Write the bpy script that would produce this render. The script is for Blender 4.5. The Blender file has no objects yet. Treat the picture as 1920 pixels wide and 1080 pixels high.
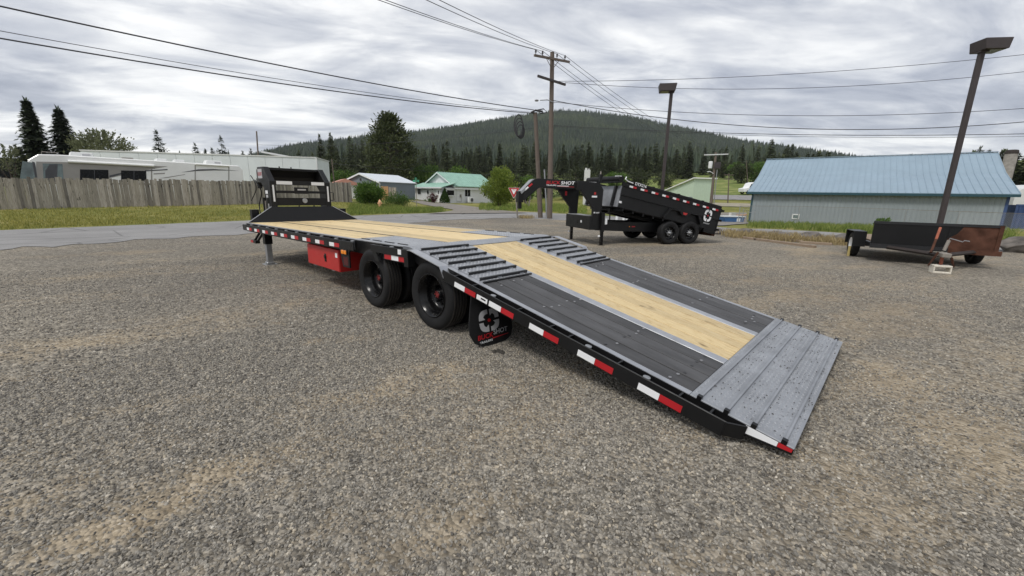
import bpy, bmesh, math, random
import numpy as np
from mathutils import Vector, Matrix
R = math.radians
random.seed(7)
scene = bpy.context.scene
col = scene.collection
# ---------------------------------------------------------------- camera
F_PX, PITCH, ROLL, CAM_H = 772.2, R(12.712), R(1.109), 1.403
cam_data = bpy.data.cameras.new('camera')
cam_data.sensor_width = 36.0
cam_data.lens = F_PX / 1920 * 36
cam_data.clip_start = 0.05
cam_data.clip_end = 6000
cam = bpy.data.objects.new('camera', cam_data)
col.objects.link(cam)
scene.camera = cam
_c, _s = math.cos(PITCH), math.sin(PITCH)
_right, _down, _fwd = Vector((1, 0, 0)), Vector((0, -_s, -_c)), Vector((0, _c, -_s))
_r2 = _right * math.cos(ROLL) - _down * math.sin(ROLL)
_d2 = _right * math.sin(ROLL) + _down * math.cos(ROLL)
_m = Matrix((_r2, -_d2, -_fwd)).transposed().to_4x4()
_m.translation = (0, 0, CAM_H)
cam.matrix_world = _m
scene.render.resolution_x, scene.render.resolution_y = 1024, 576
CAM = Vector((0, 0, CAM_H))
# ---------------------------------------------------------------- sky
SUN_AZ, SUN_EL = R(-138), R(54)          # azimuth measured from +Y towards +X
world = bpy.data.worlds.new('World')
scene.world = world
world.use_nodes = True
nt = world.node_tree
nt.nodes.clear()
def N(t, kind, **kw):
    n = t.nodes.new(kind)
    for k, v in kw.items():
        setattr(n, k, v)
    return n
def L(t, a, b): t.links.new(a, b)
def math_node(t, op, a, b=None, clamp=False):
    n = N(t, 'ShaderNodeMath', operation=op, use_clamp=clamp)
    for i, v in enumerate((a, b)):
        if v is None: continue
        if isinstance(v, (int, float)): n.inputs[i].default_value = v
        else: L(t, v, n.inputs[i])
    return n.outputs[0]
def ramp_node(t, fac, stops, interp='LINEAR'):
    n = N(t, 'ShaderNodeValToRGB')
    n.color_ramp.interpolation = interp
    while len(n.color_ramp.elements) < len(stops): n.color_ramp.elements.new(.5)
    for e, (p, c) in zip(n.color_ramp.elements, stops):
        e.position = p
        e.color = (*c, 1) if len(c) == 3 else c
    L(t, fac, n.inputs[0])
    return n.outputs[0]
def noise_node(t, vec, scale, detail=4, rough=.5, dist=0, dim='3D', w=None):
    n = N(t, 'ShaderNodeTexNoise', noise_dimensions=dim)
    n.inputs['Scale'].default_value = scale
    n.inputs['Detail'].default_value = detail
    n.inputs['Roughness'].default_value = rough
    n.inputs['Distortion'].default_value = dist
    if vec is not None: L(t, vec, n.inputs['Vector'])
    if w is not None: L(t, w, n.inputs['W'])
    return n.outputs['Fac']
def mix_col(t, fac, a, b, blend='MIX'):
    n = N(t, 'ShaderNodeMix', data_type='RGBA', blend_type=blend)
    for s, v in ((n.inputs[0], fac), (n.inputs[6], a), (n.inputs[7], b)):
        if isinstance(v, (int, float)): s.default_value = v
        elif isinstance(v, tuple): s.default_value = (*v, 1) if len(v) == 3 else v
        else: L(t, v, s)
    return n.outputs[2]
sky = N(nt, 'ShaderNodeTexSky', sky_type='NISHITA', sun_disc=False)
sky.sun_elevation = SUN_EL
sky.sun_rotation = SUN_AZ
bg_sky = N(nt, 'ShaderNodeBackground'); bg_sky.inputs[1].default_value = .10
L(nt, sky.outputs[0], bg_sky.inputs[0])
tc = N(nt, 'ShaderNodeTexCoord')
sep = N(nt, 'ShaderNodeSeparateXYZ'); L(nt, tc.outputs['Generated'], sep.inputs[0])
zz = math_node(nt, 'ADD', math_node(nt, 'ABSOLUTE', sep.outputs[2]), .13)
px_ = math_node(nt, 'DIVIDE', sep.outputs[0], zz)
py_ = math_node(nt, 'DIVIDE', sep.outputs[1], zz)
comb = N(nt, 'ShaderNodeCombineXYZ')
L(nt, math_node(nt, 'ADD', math_node(nt, 'MULTIPLY', px_, .55), math_node(nt, 'MULTIPLY', py_, .16)), comb.inputs[0])
L(nt, math_node(nt, 'SUBTRACT', math_node(nt, 'MULTIPLY', py_, 1.0), math_node(nt, 'MULTIPLY', px_, .22)), comb.inputs[1])
n_big = noise_node(nt, comb.outputs[0], .62, 4, .55, .9)
n_mid = noise_node(nt, comb.outputs[0], 1.7, 7, .58, 1.1)
n_fine = noise_node(nt, comb.outputs[0], 5.5, 6, .6, .35)
nsum = math_node(nt, 'ADD', math_node(nt, 'ADD', math_node(nt, 'MULTIPLY', n_big, .50), math_node(nt, 'MULTIPLY', n_mid, .37)), math_node(nt, 'MULTIPLY', n_fine, .13))
cloud = ramp_node(nt, nsum, [(.37, (.225, .243, .295)), (.44, (.335, .353, .40)), (.50, (.475, .488, .515)), (.55, (.63, .634, .638)), (.61, (.78, .778, .765))])
bg_cloud = N(nt, 'ShaderNodeBackground'); bg_cloud.inputs[1].default_value = 1.0
L(nt, cloud, bg_cloud.inputs[0])
mixs = N(nt, 'ShaderNodeMixShader'); mixs.inputs[0].default_value = .93
L(nt, bg_sky.outputs[0], mixs.inputs[1]); L(nt, bg_cloud.outputs[0], mixs.inputs[2])
wout = N(nt, 'ShaderNodeOutputWorld'); L(nt, mixs.outputs[0], wout.inputs[0])
# ---------------------------------------------------------------- sun
sun_data = bpy.data.lights.new('sun', 'SUN')
sun_data.energy = 1.35
sun_data.angle = R(14)
sun_data.color = (1, .96, .9)
sun = bpy.data.objects.new('sun', sun_data)
col.objects.link(sun)
_sd = Vector((math.sin(SUN_AZ) * math.cos(SUN_EL), math.cos(SUN_AZ) * math.cos(SUN_EL), math.sin(SUN_EL)))
sun.rotation_euler = _sd.to_track_quat('Z', 'Y').to_euler()
sun.location = (-20, -20, 40)
vs = scene.view_settings
vs.view_transform = 'Standard'
vs.look = 'None'
vs.exposure = 0.68
vs.gamma = 1
vs.use_curve_mapping = False

# ---------------------------------------------------------------- pixels to directions, terrain
def ray(u, v):
    return _fwd + _r2 * ((u - 960) / F_PX) + _d2 * ((v - 540) / F_PX)
def at_y(u, v, y):
    d = ray(u, v)
    return CAM + d * (y / d.y)
def sstep(a, b, x):
    t = min(1, max(0, (x - a) / (b - a)))
    return t * t * (3 - 2 * t)
def zt(x, y):
    r = math.hypot(x, y)
    z = .08 * max(0, r - 100) if y > -20 else 0
    z = z * min(1, max(0, (y + 20) / 60)) * sstep(-.95, -.6, x / max(1., y))
    wr = sstep(6, 16, x) * sstep(20, 24, y + 2)
    z += wr * (-.04 * min(25, max(0, y - 22)) + 2.3 * min(1, max(0, (r - 60) / 50)))
    wl = sstep(-11, -16, x)
    z += wl * min(.46, max(0, (y - 23) * .03)) * sstep(18, 26, y)
    return z
def on_ground(u, v, extra=0):
    d = ray(u, v)
    k, step = 0.5, .25
    while k < 900:
        p = CAM + d * k
        if p.z < zt(p.x, p.y) + extra:
            lo, hi = k - step, k
            for _ in range(24):
                m = (lo + hi) / 2
                p = CAM + d * m
                if p.z < zt(p.x, p.y) + extra: hi = m
                else: lo = m
            return CAM + d * hi
        step = max(.05, k * .01)
        k += step
    return CAM + d * 900
def on_plane(u, v, p0, n):
    d = ray(u, v)
    return CAM + d * ((Vector(p0) - CAM).dot(n) / d.dot(n))

# ---------------------------------------------------------------- materials
MATS = {}
def new_mat(name):
    m = bpy.data.materials.new(name)
    m.use_nodes = True
    t = m.node_tree
    b = t.nodes['Principled BSDF']
    MATS[name] = m
    return m, t, b
def mat(name, c, rough=.5, metal=0, var=.12, vscale=3., bump=0, bscale=60, objrand=0, island=0, spec=.5, coat=0, stretch=None, rvar=.1):
    m, t, b = new_mat(name)
    tcn = N(t, 'ShaderNodeTexCoord')
    vec = tcn.outputs['Object']
    if stretch:
        mp = N(t, 'ShaderNodeMapping'); mp.inputs['Scale'].default_value = stretch
        L(t, vec, mp.inputs[0]); vec = mp.outputs[0]
    n1 = noise_node(t, vec, vscale, 6, .6)
    lo = tuple(x * (1 - var) for x in c); hi = tuple(min(1, x * (1 + var)) for x in c)
    cc = ramp_node(t, n1, [(.3, lo), (.7, hi)])
    for amt, kind in ((objrand, 'ShaderNodeObjectInfo'), (island, 'ShaderNodeNewGeometry')):
        if amt:
            nd = N(t, kind)
            rnd = nd.outputs['Random'] if kind == 'ShaderNodeObjectInfo' else nd.outputs['Random Per Island']
            f = ramp_node(t, rnd, [(0, (1 - amt,) * 3), (1, (1 + amt,) * 3)])
            cc = mix_col(t, 1.0, cc, f, 'MULTIPLY')
    L(t, cc, b.inputs['Base Color'])
    n2 = noise_node(t, vec, vscale * 2.3, 5, .6)
    L(t, ramp_node(t, n2, [(.3, (max(.02, rough - rvar),) * 3), (.7, (min(1, rough + rvar),) * 3)]), b.inputs['Roughness'])
    b.inputs['Metallic'].default_value = metal
    b.inputs['Specular IOR Level'].default_value = spec
    b.inputs['Coat Weight'].default_value = coat
    if bump:
        bn = N(t, 'ShaderNodeBump'); bn.inputs['Strength'].default_value = bump; bn.inputs['Distance'].default_value = .01
        L(t, noise_node(t, vec, bscale, 4, .6), bn.inputs['Height']); L(t, bn.outputs[0], b.inputs['Normal'])
    return m
def wood_mat(name, dark, mid, light, grain=(1.2, 22, 22), knots=True, rough=.65, objrand=.12, bump=.25):
    m, t, b = new_mat(name)
    tcn = N(t, 'ShaderNodeTexCoord'); oi = N(t, 'ShaderNodeObjectInfo')
    mp = N(t, 'ShaderNodeMapping'); mp.inputs['Scale'].default_value = grain
    L(t, tcn.outputs['Object'], mp.inputs[0])
    w = math_node(t, 'MULTIPLY', oi.outputs['Random'], 37.)
    g = noise_node(t, mp.outputs[0], 2.2, 8, .65, .6, '4D', w)
    cc = ramp_node(t, g, [(.28, dark), (.45, mid), (.7, light)])
    if knots:
        mp2 = N(t, 'ShaderNodeMapping'); mp2.inputs['Scale'].default_value = tuple(x ** .45 for x in grain)
        L(t, tcn.outputs['Object'], mp2.inputs[0])
        k = noise_node(t, mp2.outputs[0], 2.6, 3, .5, .3, '4D', w)
        kr = ramp_node(t, k, [(.62, (0, 0, 0)), (.72, (1, 1, 1))])
        cc = mix_col(t, kr, cc, tuple(x * .5 for x in dark))
    f = ramp_node(t, oi.outputs['Random'], [(0, (1 - objrand,) * 3), (.5, (1, 1, 1 - objrand * .1)), (1, (1 + objrand * .7,) * 3)])
    L(t, mix_col(t, 1.0, cc, f, 'MULTIPLY'), b.inputs['Base Color'])
    b.inputs['Roughness'].default_value = rough
    bn = N(t, 'ShaderNodeBump'); bn.inputs['Strength'].default_value = bump; bn.inputs['Distance'].default_value = .004
    L(t, g, bn.inputs['Height']); L(t, bn.outputs[0], b.inputs['Normal'])
    return m
mat('black_paint', (.0065, .0065, .007), .42, spec=.3, var=.25, vscale=2, bump=.03, bscale=300)
mat('charcoal_paint', (.0080, .0082, .0088), .42, spec=.32, var=.2, vscale=2)
mat('grey_plate', (.29, .303, .325), .54, .42, var=.2, vscale=4, bump=.05, bscale=200, rvar=.14)
mat('worn_plate', (.34, .353, .375), .50, .45, var=.25, vscale=9, bump=.05, bscale=200)
mat('dirt_dark', (.045, .04, .034), .9)
mat('edge_steel', (.46, .47, .49), .42, .8, var=.15, vscale=6)
mat('bar_dark', (.014, .0145, .016), .42, 0, var=.2)
mat('galvanised', (.36, .37, .38), .42, .7, var=.12, vscale=12)
mat('rubber', (.0095, .0095, .010), .66, spec=.3, var=.3, vscale=5, bump=.15, bscale=90)
mat('tread_rubber', (.034, .030, .026), .85, var=.3, vscale=8, bump=.3, bscale=120)
mat('rim_black', (.0045, .0045, .005), .26, 0, var=.2, spec=.3)
mat('red_paint', (.42, .022, .020), .42, var=.10, vscale=2)
mat('hub_red', (.16, .016, .016), .5, var=.2, vscale=30)
mat('dark_red', (.07, .006, .006), .6)
mat('chock_yellow', (.45, .36, .14), .8)
mat('red_tape', (.42, .012, .018), .4, var=.06)
mat('white_tape', (.78, .79, .80), .35, var=.05)
mat('white_paint', (.76, .77, .77), .45, var=.06, vscale=2)
mat('offwhite', (.62, .63, .62), .55, var=.08, vscale=1.5)
mat('decal_grey', (.42, .42, .43), .5, var=.06)
mat('amber', (.80, .25, .02), .25, var=.05)
mat('glass_dark', (.004, .005, .006), .22, var=.1, spec=.22)
mat('glass_pale', (.10, .14, .14), .08, var=.5, vscale=1.4, spec=.8)
wood_mat('pine', (.40, .26, .115), (.60, .46, .245), (.68, .55, .33), grain=(.9, 24, 24), bump=.5, objrand=.20)
wood_mat('fence_wood', (.115, .10, .086), (.275, .248, .218), (.42, .385, .345), grain=(14, 14, .9), rough=.9, objrand=.5, bump=.5)
wood_mat('new_cedar', (.40, .20, .09), (.56, .31, .15), (.62, .38, .2), grain=(14, 14, .9), rough=.8)
wood_mat('pole_wood', (.06, .048, .04), (.125, .10, .082), (.19, .155, .13), grain=(16, 16, .6), rough=.9, knots=False)
wood_mat('old_plank', (.12, .085, .06), (.24, .18, .13), (.32, .25, .18), grain=(1.2, 18, 18), rough=.9)
mat('deck_black', (.055, .055, .057), .68, var=.34, vscale=4, bump=.15, bscale=90, objrand=.22, stretch=(.35, 2.2, 2.2))
mat('bolt_grey', (.25, .25, .26), .4, .6)
mat('lamp_bronze', (.040, .031, .030), .5, var=.15)
mat('lamp_lens', (.09, .085, .065), .3)
mat('rust', (.080, .038, .026), .95, spec=.12, var=.5, vscale=4, bump=.3, bscale=70)
mat('orange_rust', (.30, .09, .05), .8, var=.4, vscale=9)
mat('block_white', (.62, .58, .50), .9, var=.15, vscale=14, bump=.4, bscale=60)
mat('rock', (.125, .112, .10), .92, var=.55, vscale=3.5, bump=.8, bscale=9)
mat('wire', (.03, .03, .033), .6)
mat('insulator', (.06, .05, .05), .3)
mat('roof_blue', (.27, .36, .43), .42, .2, var=.07, vscale=.6)
mat('wall_grey', (.24, .275, .295), .5, var=.10, vscale=.5)
mat('trim_teal', (.012, .055, .075), .5)
mat('wall_white', (.66, .67, .68), .7, var=.06, vscale=1)
mat('roof_green', (.25, .42, .34), .5, var=.12, vscale=1.2)
mat('garage_grey', (.17, .20, .225), .6, var=.06)
mat('roof_white', (.60, .64, .68), .45, var=.05)
mat('pale_green', (.47, .58, .46), .6, var=.06)
mat('panel_white', (.62, .66, .67), .5, var=.06, vscale=.5)
mat('pink_roof', (.52, .26, .20), .8, var=.1)
mat('rv_white', (.84, .84, .82), .35, var=.06, vscale=.6, coat=.2)
mat('rv_tan', (.30, .285, .265), .4, var=.05)
mat('rv_dark', (.06, .062, .07), .4)
mat('container_blue', (.035, .07, .18), .5, var=.2, vscale=1)
mat('dumpster_blue', (.03, .10, .24), .5, var=.1)
mat('concrete', (.30, .28, .26), .9, var=.35, vscale=1.6, bump=.3, bscale=20)
mat('hydrant_tan', (.70, .40, .22), .55, var=.08)
mat('sign_red', (.42, .03, .03), .4)
mat('sign_green', (.05, .34, .20), .4)
mat('post_grey', (.22, .20, .175), .7, var=.15)
mat('brown_dark', (.03, .022, .02), .8)
mat('window_frame', (.70, .71, .71), .5)
mat('bark', (.07, .055, .045), .95, var=.4, vscale=6, bump=.6, bscale=18)
def leaf_mat(name, dark, light, rough=.6, trans=.25):
    m, t, b = new_mat(name)
    g = N(t, 'ShaderNodeNewGeometry'); oi = N(t, 'ShaderNodeObjectInfo')
    cc = ramp_node(t, g.outputs['Random Per Island'], [(0, dark), (.6, tuple((a + c) / 2 for a, c in zip(dark, light))), (1, light)])
    f = ramp_node(t, oi.outputs['Random'], [(0, (.8, .8, .82)), (1, (1.22, 1.2, 1.1))])
    cc = mix_col(t, 1., cc, f, 'MULTIPLY')
    L(t, cc, b.inputs['Base Color'])
    b.inputs['Roughness'].default_value = rough
    b.inputs['Specular IOR Level'].default_value = .25
    if trans:
        tr = N(t, 'ShaderNodeBsdfTranslucent'); L(t, cc, tr.inputs[0])
        mx = N(t, 'ShaderNodeMixShader'); mx.inputs[0].default_value = trans
        L(t, b.outputs[0], mx.inputs[1]); L(t, tr.outputs[0], mx.inputs[2])
        L(t, mx.outputs[0], t.nodes['Material Output'].inputs[0])
    return m
leaf_mat('leaf_spruce', (.030, .045, .030), (.10, .125, .078), trans=.4)
leaf_mat('leaf_pine', (.028, .040, .018), (.085, .100, .045))
leaf_mat('leaf_belt', (.045, .062, .034), (.13, .15, .078), trans=.2)
leaf_mat('leaf_hill', (.026, .040, .030), (.058, .078, .050), trans=0)
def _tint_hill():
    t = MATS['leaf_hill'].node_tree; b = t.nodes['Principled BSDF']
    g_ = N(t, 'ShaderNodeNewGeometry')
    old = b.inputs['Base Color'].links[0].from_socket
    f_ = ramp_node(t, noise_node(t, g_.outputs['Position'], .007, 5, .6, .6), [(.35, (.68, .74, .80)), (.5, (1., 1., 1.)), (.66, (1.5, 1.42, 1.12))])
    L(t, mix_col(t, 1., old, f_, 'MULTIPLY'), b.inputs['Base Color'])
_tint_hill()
leaf_mat('leaf_bright', (.11, .17, .03), (.30, .36, .08), trans=.35)
leaf_mat('leaf_shrub', (.045, .10, .02), (.15, .24, .055), trans=.3)
leaf_mat('leaf_willow', (.11, .125, .07), (.21, .23, .14), trans=.3)
leaf_mat('leaf_red', (.06, .018, .02), (.15, .05, .05))
leaf_mat('leaf_cypress', (.02, .045, .012), (.06, .11, .03))
leaf_mat('grass_blade', (.15, .165, .04), (.38, .35, .11), trans=.3)
leaf_mat('grass_rank', (.09, .15, .03), (.26, .30, .08), trans=.3)
leaf_mat('straw', (.26, .20, .10), (.48, .39, .21), trans=.2)
# gravel, asphalt, lawn ------------------------------------------------
def gravel_mat():
    m, t, b = new_mat('gravel')
    g = N(t, 'ShaderNodeNewGeometry'); pos = g.outputs['Position']
    vor = N(t, 'ShaderNodeTexVoronoi'); vor.inputs['Scale'].default_value = 52; L(t, pos, vor.inputs['Vector'])
    vor2 = N(t, 'ShaderNodeTexVoronoi'); vor2.inputs['Scale'].default_value = 24; L(t, pos, vor2.inputs['Vector'])
    s1 = N(t, 'ShaderNodeSeparateColor'); L(t, vor.outputs['Color'], s1.inputs[0])
    s2 = N(t, 'ShaderNodeSeparateColor'); L(t, vor2.outputs['Color'], s2.inputs[0])
    cell = math_node(t, 'ADD', math_node(t, 'MULTIPLY', s1.outputs[0], .6), math_node(t, 'MULTIPLY', s2.outputs[1], .4))
    stone = ramp_node(t, cell, [(.1, (.110, .098, .080)), (.45, (.215, .194, .160)), (.75, (.315, .286, .238)), (.95, (.44, .402, .338))])
    at = N(t, 'ShaderNodeAttribute'); at.attribute_name = 'sand'
    mid = noise_node(t, pos, 5.5, 6, .65)
    patch = math_node(t, 'ADD', at.outputs['Fac'], math_node(t, 'MULTIPLY', math_node(t, 'SUBTRACT', mid, .5), 1.7))
    sand = ramp_node(t, patch, [(.06, (0, 0, 0)), (.66, (1, 1, 1))])
    sandc = ramp_node(t, cell, [(.1, (.27, .215, .145)), (.6, (.405, .33, .228)), (1, (.49, .415, .31))])
    cc = mix_col(t, math_node(t, 'MULTIPLY', sand, .70), stone, sandc)
    dk = ramp_node(t, noise_node(t, pos, .23, 4, .55, .5), [(.35, (.80, .805, .82)), (.62, (1.08, 1.07, 1.05))])
    cc = mix_col(t, 1., cc, dk, 'MULTIPLY')
    # tyre tracks: long soft bands of ground-in fines
    L(t, cc, b.inputs['Base Color'])
    b.inputs['Roughness'].default_value = .93
    b.inputs['Specular IOR Level'].default_value = .2
    h = math_node(t, 'ADD', math_node(t, 'MULTIPLY', vor.outputs['Distance'], -1.), math_node(t, 'MULTIPLY', vor2.outputs['Distance'], -.8))
    bn = N(t, 'ShaderNodeBump'); bn.inputs['Strength'].default_value = .9; bn.inputs['Distance'].default_value = .02
    L(t, h, bn.inputs['Height']); L(t, bn.outputs[0], b.inputs['Normal'])
gravel_mat()
def stone_mat():
    m, t, b = new_mat('stone')
    oi = N(t, 'ShaderNodeObjectInfo'); g = N(t, 'ShaderNodeNewGeometry')
    c1 = ramp_node(t, oi.outputs['Random'], [(0, (.085, .078, .069)), (.3, (.18, .167, .145)), (.62, (.272, .252, .217)), (.86, (.345, .316, .266)), (.96, (.40, .345, .26)), (1, (.52, .49, .43))])
    n = noise_node(t, g.outputs['Position'], 130, 3, .6)
    c1 = mix_col(t, 1., c1, ramp_node(t, n, [(.3, (.8, .8, .8)), (.7, (1.15, 1.15, 1.15))]), 'MULTIPLY')
    L(t, c1, b.inputs['Base Color'])
    b.inputs['Roughness'].default_value = .85
stone_mat()
def asphalt_mat(name, c):
    m, t, b = new_mat(name)
    g = N(t, 'ShaderNodeNewGeometry'); pos = g.outputs['Position']
    a = noise_node(t, pos, .5, 5, .6, .6); f = noise_node(t, pos, 60, 2, .6)
    cc = ramp_node(t, a, [(.3, tuple(x * .82 for x in c)), (.7, tuple(x * 1.14 for x in c))])
    cc = mix_col(t, 1., cc, ramp_node(t, f, [(.3, (.82,) * 3), (.7, (1.16,) * 3)]), 'MULTIPLY')
    vc = N(t, 'ShaderNodeTexVoronoi', feature='DISTANCE_TO_EDGE'); vc.inputs['Scale'].default_value = .55; L(t, mix_col(t, .18, pos, N(t, 'ShaderNodeTexNoise').outputs['Color']), vc.inputs['Vector'])
    cc = mix_col(t, 1., cc, ramp_node(t, vc.outputs['Distance'], [(.0, (.55,) * 3), (.02, (1.,) * 3)]), 'MULTIPLY')
    L(t, cc, b.inputs['Base Color']); b.inputs['Roughness'].default_value = .9
    bn = N(t, 'ShaderNodeBump'); bn.inputs['Strength'].default_value = .4; bn.inputs['Distance'].default_value = .006
    L(t, f, bn.inputs['Height']); L(t, bn.outputs[0], b.inputs['Normal'])
asphalt_mat('asphalt', (.235, .23, .225))
asphalt_mat('dirt_drive', (.21, .19, .165))
asphalt_mat('dry_dirt', (.30, .27, .20))
def lawn_mat(name, a, c, d):
    m, t, b = new_mat(name)
    g = N(t, 'ShaderNodeNewGeometry'); pos = g.outputs['Position']
    n1 = noise_node(t, pos, .22, 5, .6, .7); n2 = noise_node(t, pos, 4, 5, .7)
    s = math_node(t, 'ADD', math_node(t, 'MULTIPLY', n1, .65), math_node(t, 'MULTIPLY', n2, .35))
    L(t, ramp_node(t, s, [(.34, a), (.5, c), (.66, d)]), b.inputs['Base Color'])
    b.inputs['Roughness'].default_value = .95; b.inputs['Specular IOR Level'].default_value = .1
    bn = N(t, 'ShaderNodeBump'); bn.inputs['Strength'].default_value = .7; bn.inputs['Distance'].default_value = .06
    L(t, noise_node(t, pos, 9, 5, .7), bn.inputs['Height']); L(t, bn.outputs[0], b.inputs['Normal'])
lawn_mat('lawn', (.09, .11, .03), (.18, .18, .05), (.33, .28, .12))
lawn_mat('field', (.085, .12, .035), (.14, .18, .05), (.33, .31, .13))
lawn_mat('forest_floor', (.020, .030, .014), (.045, .062, .030), (.09, .10, .05))

# ---------------------------------------------------------------- mesh helpers
class MB:
    def __init__(s, xf=None):
        s.v, s.f, s.xf = [], [], xf
    def add(s, vs_, fs):
        o = len(s.v)
        s.v += [s.xf(*p) if s.xf else tuple(p) for p in vs_]
        s.f += [tuple(i + o for i in f) for f in fs]
    def box(s, x0, x1, y0, y1, z0, z1):
        x0, x1 = min(x0, x1), max(x0, x1); y0, y1 = min(y0, y1), max(y0, y1); z0, z1 = min(z0, z1), max(z0, z1)
        s.add([(x0, y0, z0), (x1, y0, z0), (x1, y1, z0), (x0, y1, z0), (x0, y0, z1), (x1, y0, z1), (x1, y1, z1), (x0, y1, z1)],
              [(0, 3, 2, 1), (4, 5, 6, 7), (0, 1, 5, 4), (1, 2, 6, 5), (2, 3, 7, 6), (3, 0, 4, 7)])
        return s
    def prism(s, poly, o, ax, ay, n, t0, t1):
        # poly of (a, b) in the plane through o with axes ax, ay; extruded along n from t0 to t1
        o, ax, ay, n = Vector(o), Vector(ax), Vector(ay), Vector(n)
        k = len(poly)
        vs_ = [tuple(o + ax * a + ay * b + n * t) for t in (t0, t1) for a, b in poly]
        fs = [tuple(range(k))[::-1], tuple(range(k, 2 * k))] + [(i, (i + 1) % k, k + (i + 1) % k, k + i) for i in range(k)]
        s.add(vs_, fs)
        return s
    def tube(s, pts, r, n=8, caps=True):
        pts = [Vector(p) for p in pts]
        rs = r if isinstance(r, (list, tuple)) else [r] * len(pts)
        vs_, fs = [], []
        up = None
        for i, p in enumerate(pts):
            d = (pts[min(i + 1, len(pts) - 1)] - pts[max(i - 1, 0)]).normalized()
            if up is None:
                up = Vector((0, 0, 1)) if abs(d.z) < .9 else Vector((1, 0, 0))
            a = d.cross(up).normalized(); b_ = a.cross(d).normalized(); up = b_
            vs_ += [tuple(p + (a * math.cos(2 * math.pi * k / n) + b_ * math.sin(2 * math.pi * k / n)) * rs[i]) for k in range(n)]
        for i in range(len(pts) - 1):
            for k in range(n):
                fs.append((i * n + k, i * n + (k + 1) % n, (i + 1) * n + (k + 1) % n, (i + 1) * n + k))
        if caps:
            fs.append(tuple(range(n))[::-1]); fs.append(tuple((len(pts) - 1) * n + k for k in range(n)))
        s.add(vs_, fs)
        return s
    def lathe(s, prof, c, axis='y', n=40, closed=False):
        # prof: (radius, offset along axis)
        vs_, fs = [], []
        m = len(prof)
        for k in range(n):
            a = 2 * math.pi * k / n
            for r_, h in prof:
                p, q = r_ * math.cos(a), r_ * math.sin(a)
                vs_.append((c[0] + p, c[1] + h, c[2] + q) if axis == 'y' else ((c[0] + p, c[1] + q, c[2] + h) if axis == 'z' else (c[0] + h, c[1] + p, c[2] + q)))
        for k in range(n):
            for i in range(m - 1 + (1 if closed else 0)):
                j = (i + 1) % m
                fs.append((k * m + i, k * m + j, ((k + 1) % n) * m + j, ((k + 1) % n) * m + i))
        s.add(vs_, fs)
        return s
    def mesh(s, name, m, smooth=False):
        me = bpy.data.meshes.new(name)
        me.from_pydata(s.v, [], s.f)
        me.materials.append(MATS[m] if isinstance(m, str) else m)
        bm = bmesh.new(); bm.from_mesh(me)
        bmesh.ops.recalc_face_normals(bm, faces=bm.faces)
        bm.to_mesh(me); bm.free()
        if smooth:
            me.polygons.foreach_set('use_smooth', [True] * len(me.polygons))
        return me
    def build(s, name, m, parent=None, smooth=False, bevel=0, label=None, cat=None, group=None, kind=None):
        o = link(name, s.mesh(name, m, smooth), parent)
        if smooth and smooth != 'all':
            md = o.modifiers.new('edge', 'EDGE_SPLIT'); md.split_angle = R(38)
        if bevel:
            md = o.modifiers.new('bevel', 'BEVEL'); md.width = bevel; md.segments = 1; md.limit_method = 'ANGLE'; md.angle_limit = R(40)
        return tag(o, label, cat, group, kind)
def link(name, data, parent=None):
    o = bpy.data.objects.new(name, data)
    col.objects.link(o)
    o.parent = parent
    return o
def tag(o, label=None, cat=None, group=None, kind=None):
    for k, v in (('label', label), ('category', cat), ('group', group), ('kind', kind)):
        if v: o[k] = v
    return o
def empty(name, loc=(0, 0, 0), rz=0, parent=None, **kw):
    o = link(name, None, parent)
    o.empty_display_size = .2
    o.location = loc
    o.rotation_euler = (0, 0, rz)
    return tag(o, **kw)
def copy_tree(o, parent=None):
    c = o.copy()
    col.objects.link(c)
    c.parent = parent
    for ch in list(o.children): copy_tree(ch, c)
    return c
def text(parent, s, size, o, ax, ay, m, width=None, thick=.0015, name='lettering', shear=0, space=1.):
    cu = bpy.data.curves.new('txt', 'FONT')
    cu.body = s; cu.size = size; cu.shear = shear; cu.space_character = space; cu.resolution_u = 3
    cu.offset = size * .018
    ob = bpy.data.objects.new('txt', cu)
    col.objects.link(ob)
    bpy.context.view_layer.update()
    me = bpy.data.meshes.new_from_object(ob.evaluated_get(bpy.context.evaluated_depsgraph_get()))
    bpy.data.objects.remove(ob); bpy.data.curves.remove(cu)
    vs_ = [v.co.copy() for v in me.vertices]
    w = max(v.x for v in vs_) - min(v.x for v in vs_); x0 = min(v.x for v in vs_)
    k = (width / w) if width else 1
    o, ax, ay = Vector(o), Vector(ax).normalized(), Vector(ay).normalized()
    n = ax.cross(ay)
    for v, c in zip(me.vertices, vs_):
        v.co = o + ax * ((c.x - x0) * k) + ay * c.y + n * thick
    me.materials.clear(); me.materials.append(MATS[m])
    return link(name, me, parent)
def arc_piece(a0, a1, r0, r1, n=6):
    pts = [(r1 * math.cos(a0 + (a1 - a0) * i / n), r1 * math.sin(a0 + (a1 - a0) * i / n)) for i in range(n + 1)]
    pts += [(r0 * math.cos(a1 - (a1 - a0) * i / n), r0 * math.sin(a1 - (a1 - a0) * i / n)) for i in range(n + 1)]
    return pts
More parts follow.
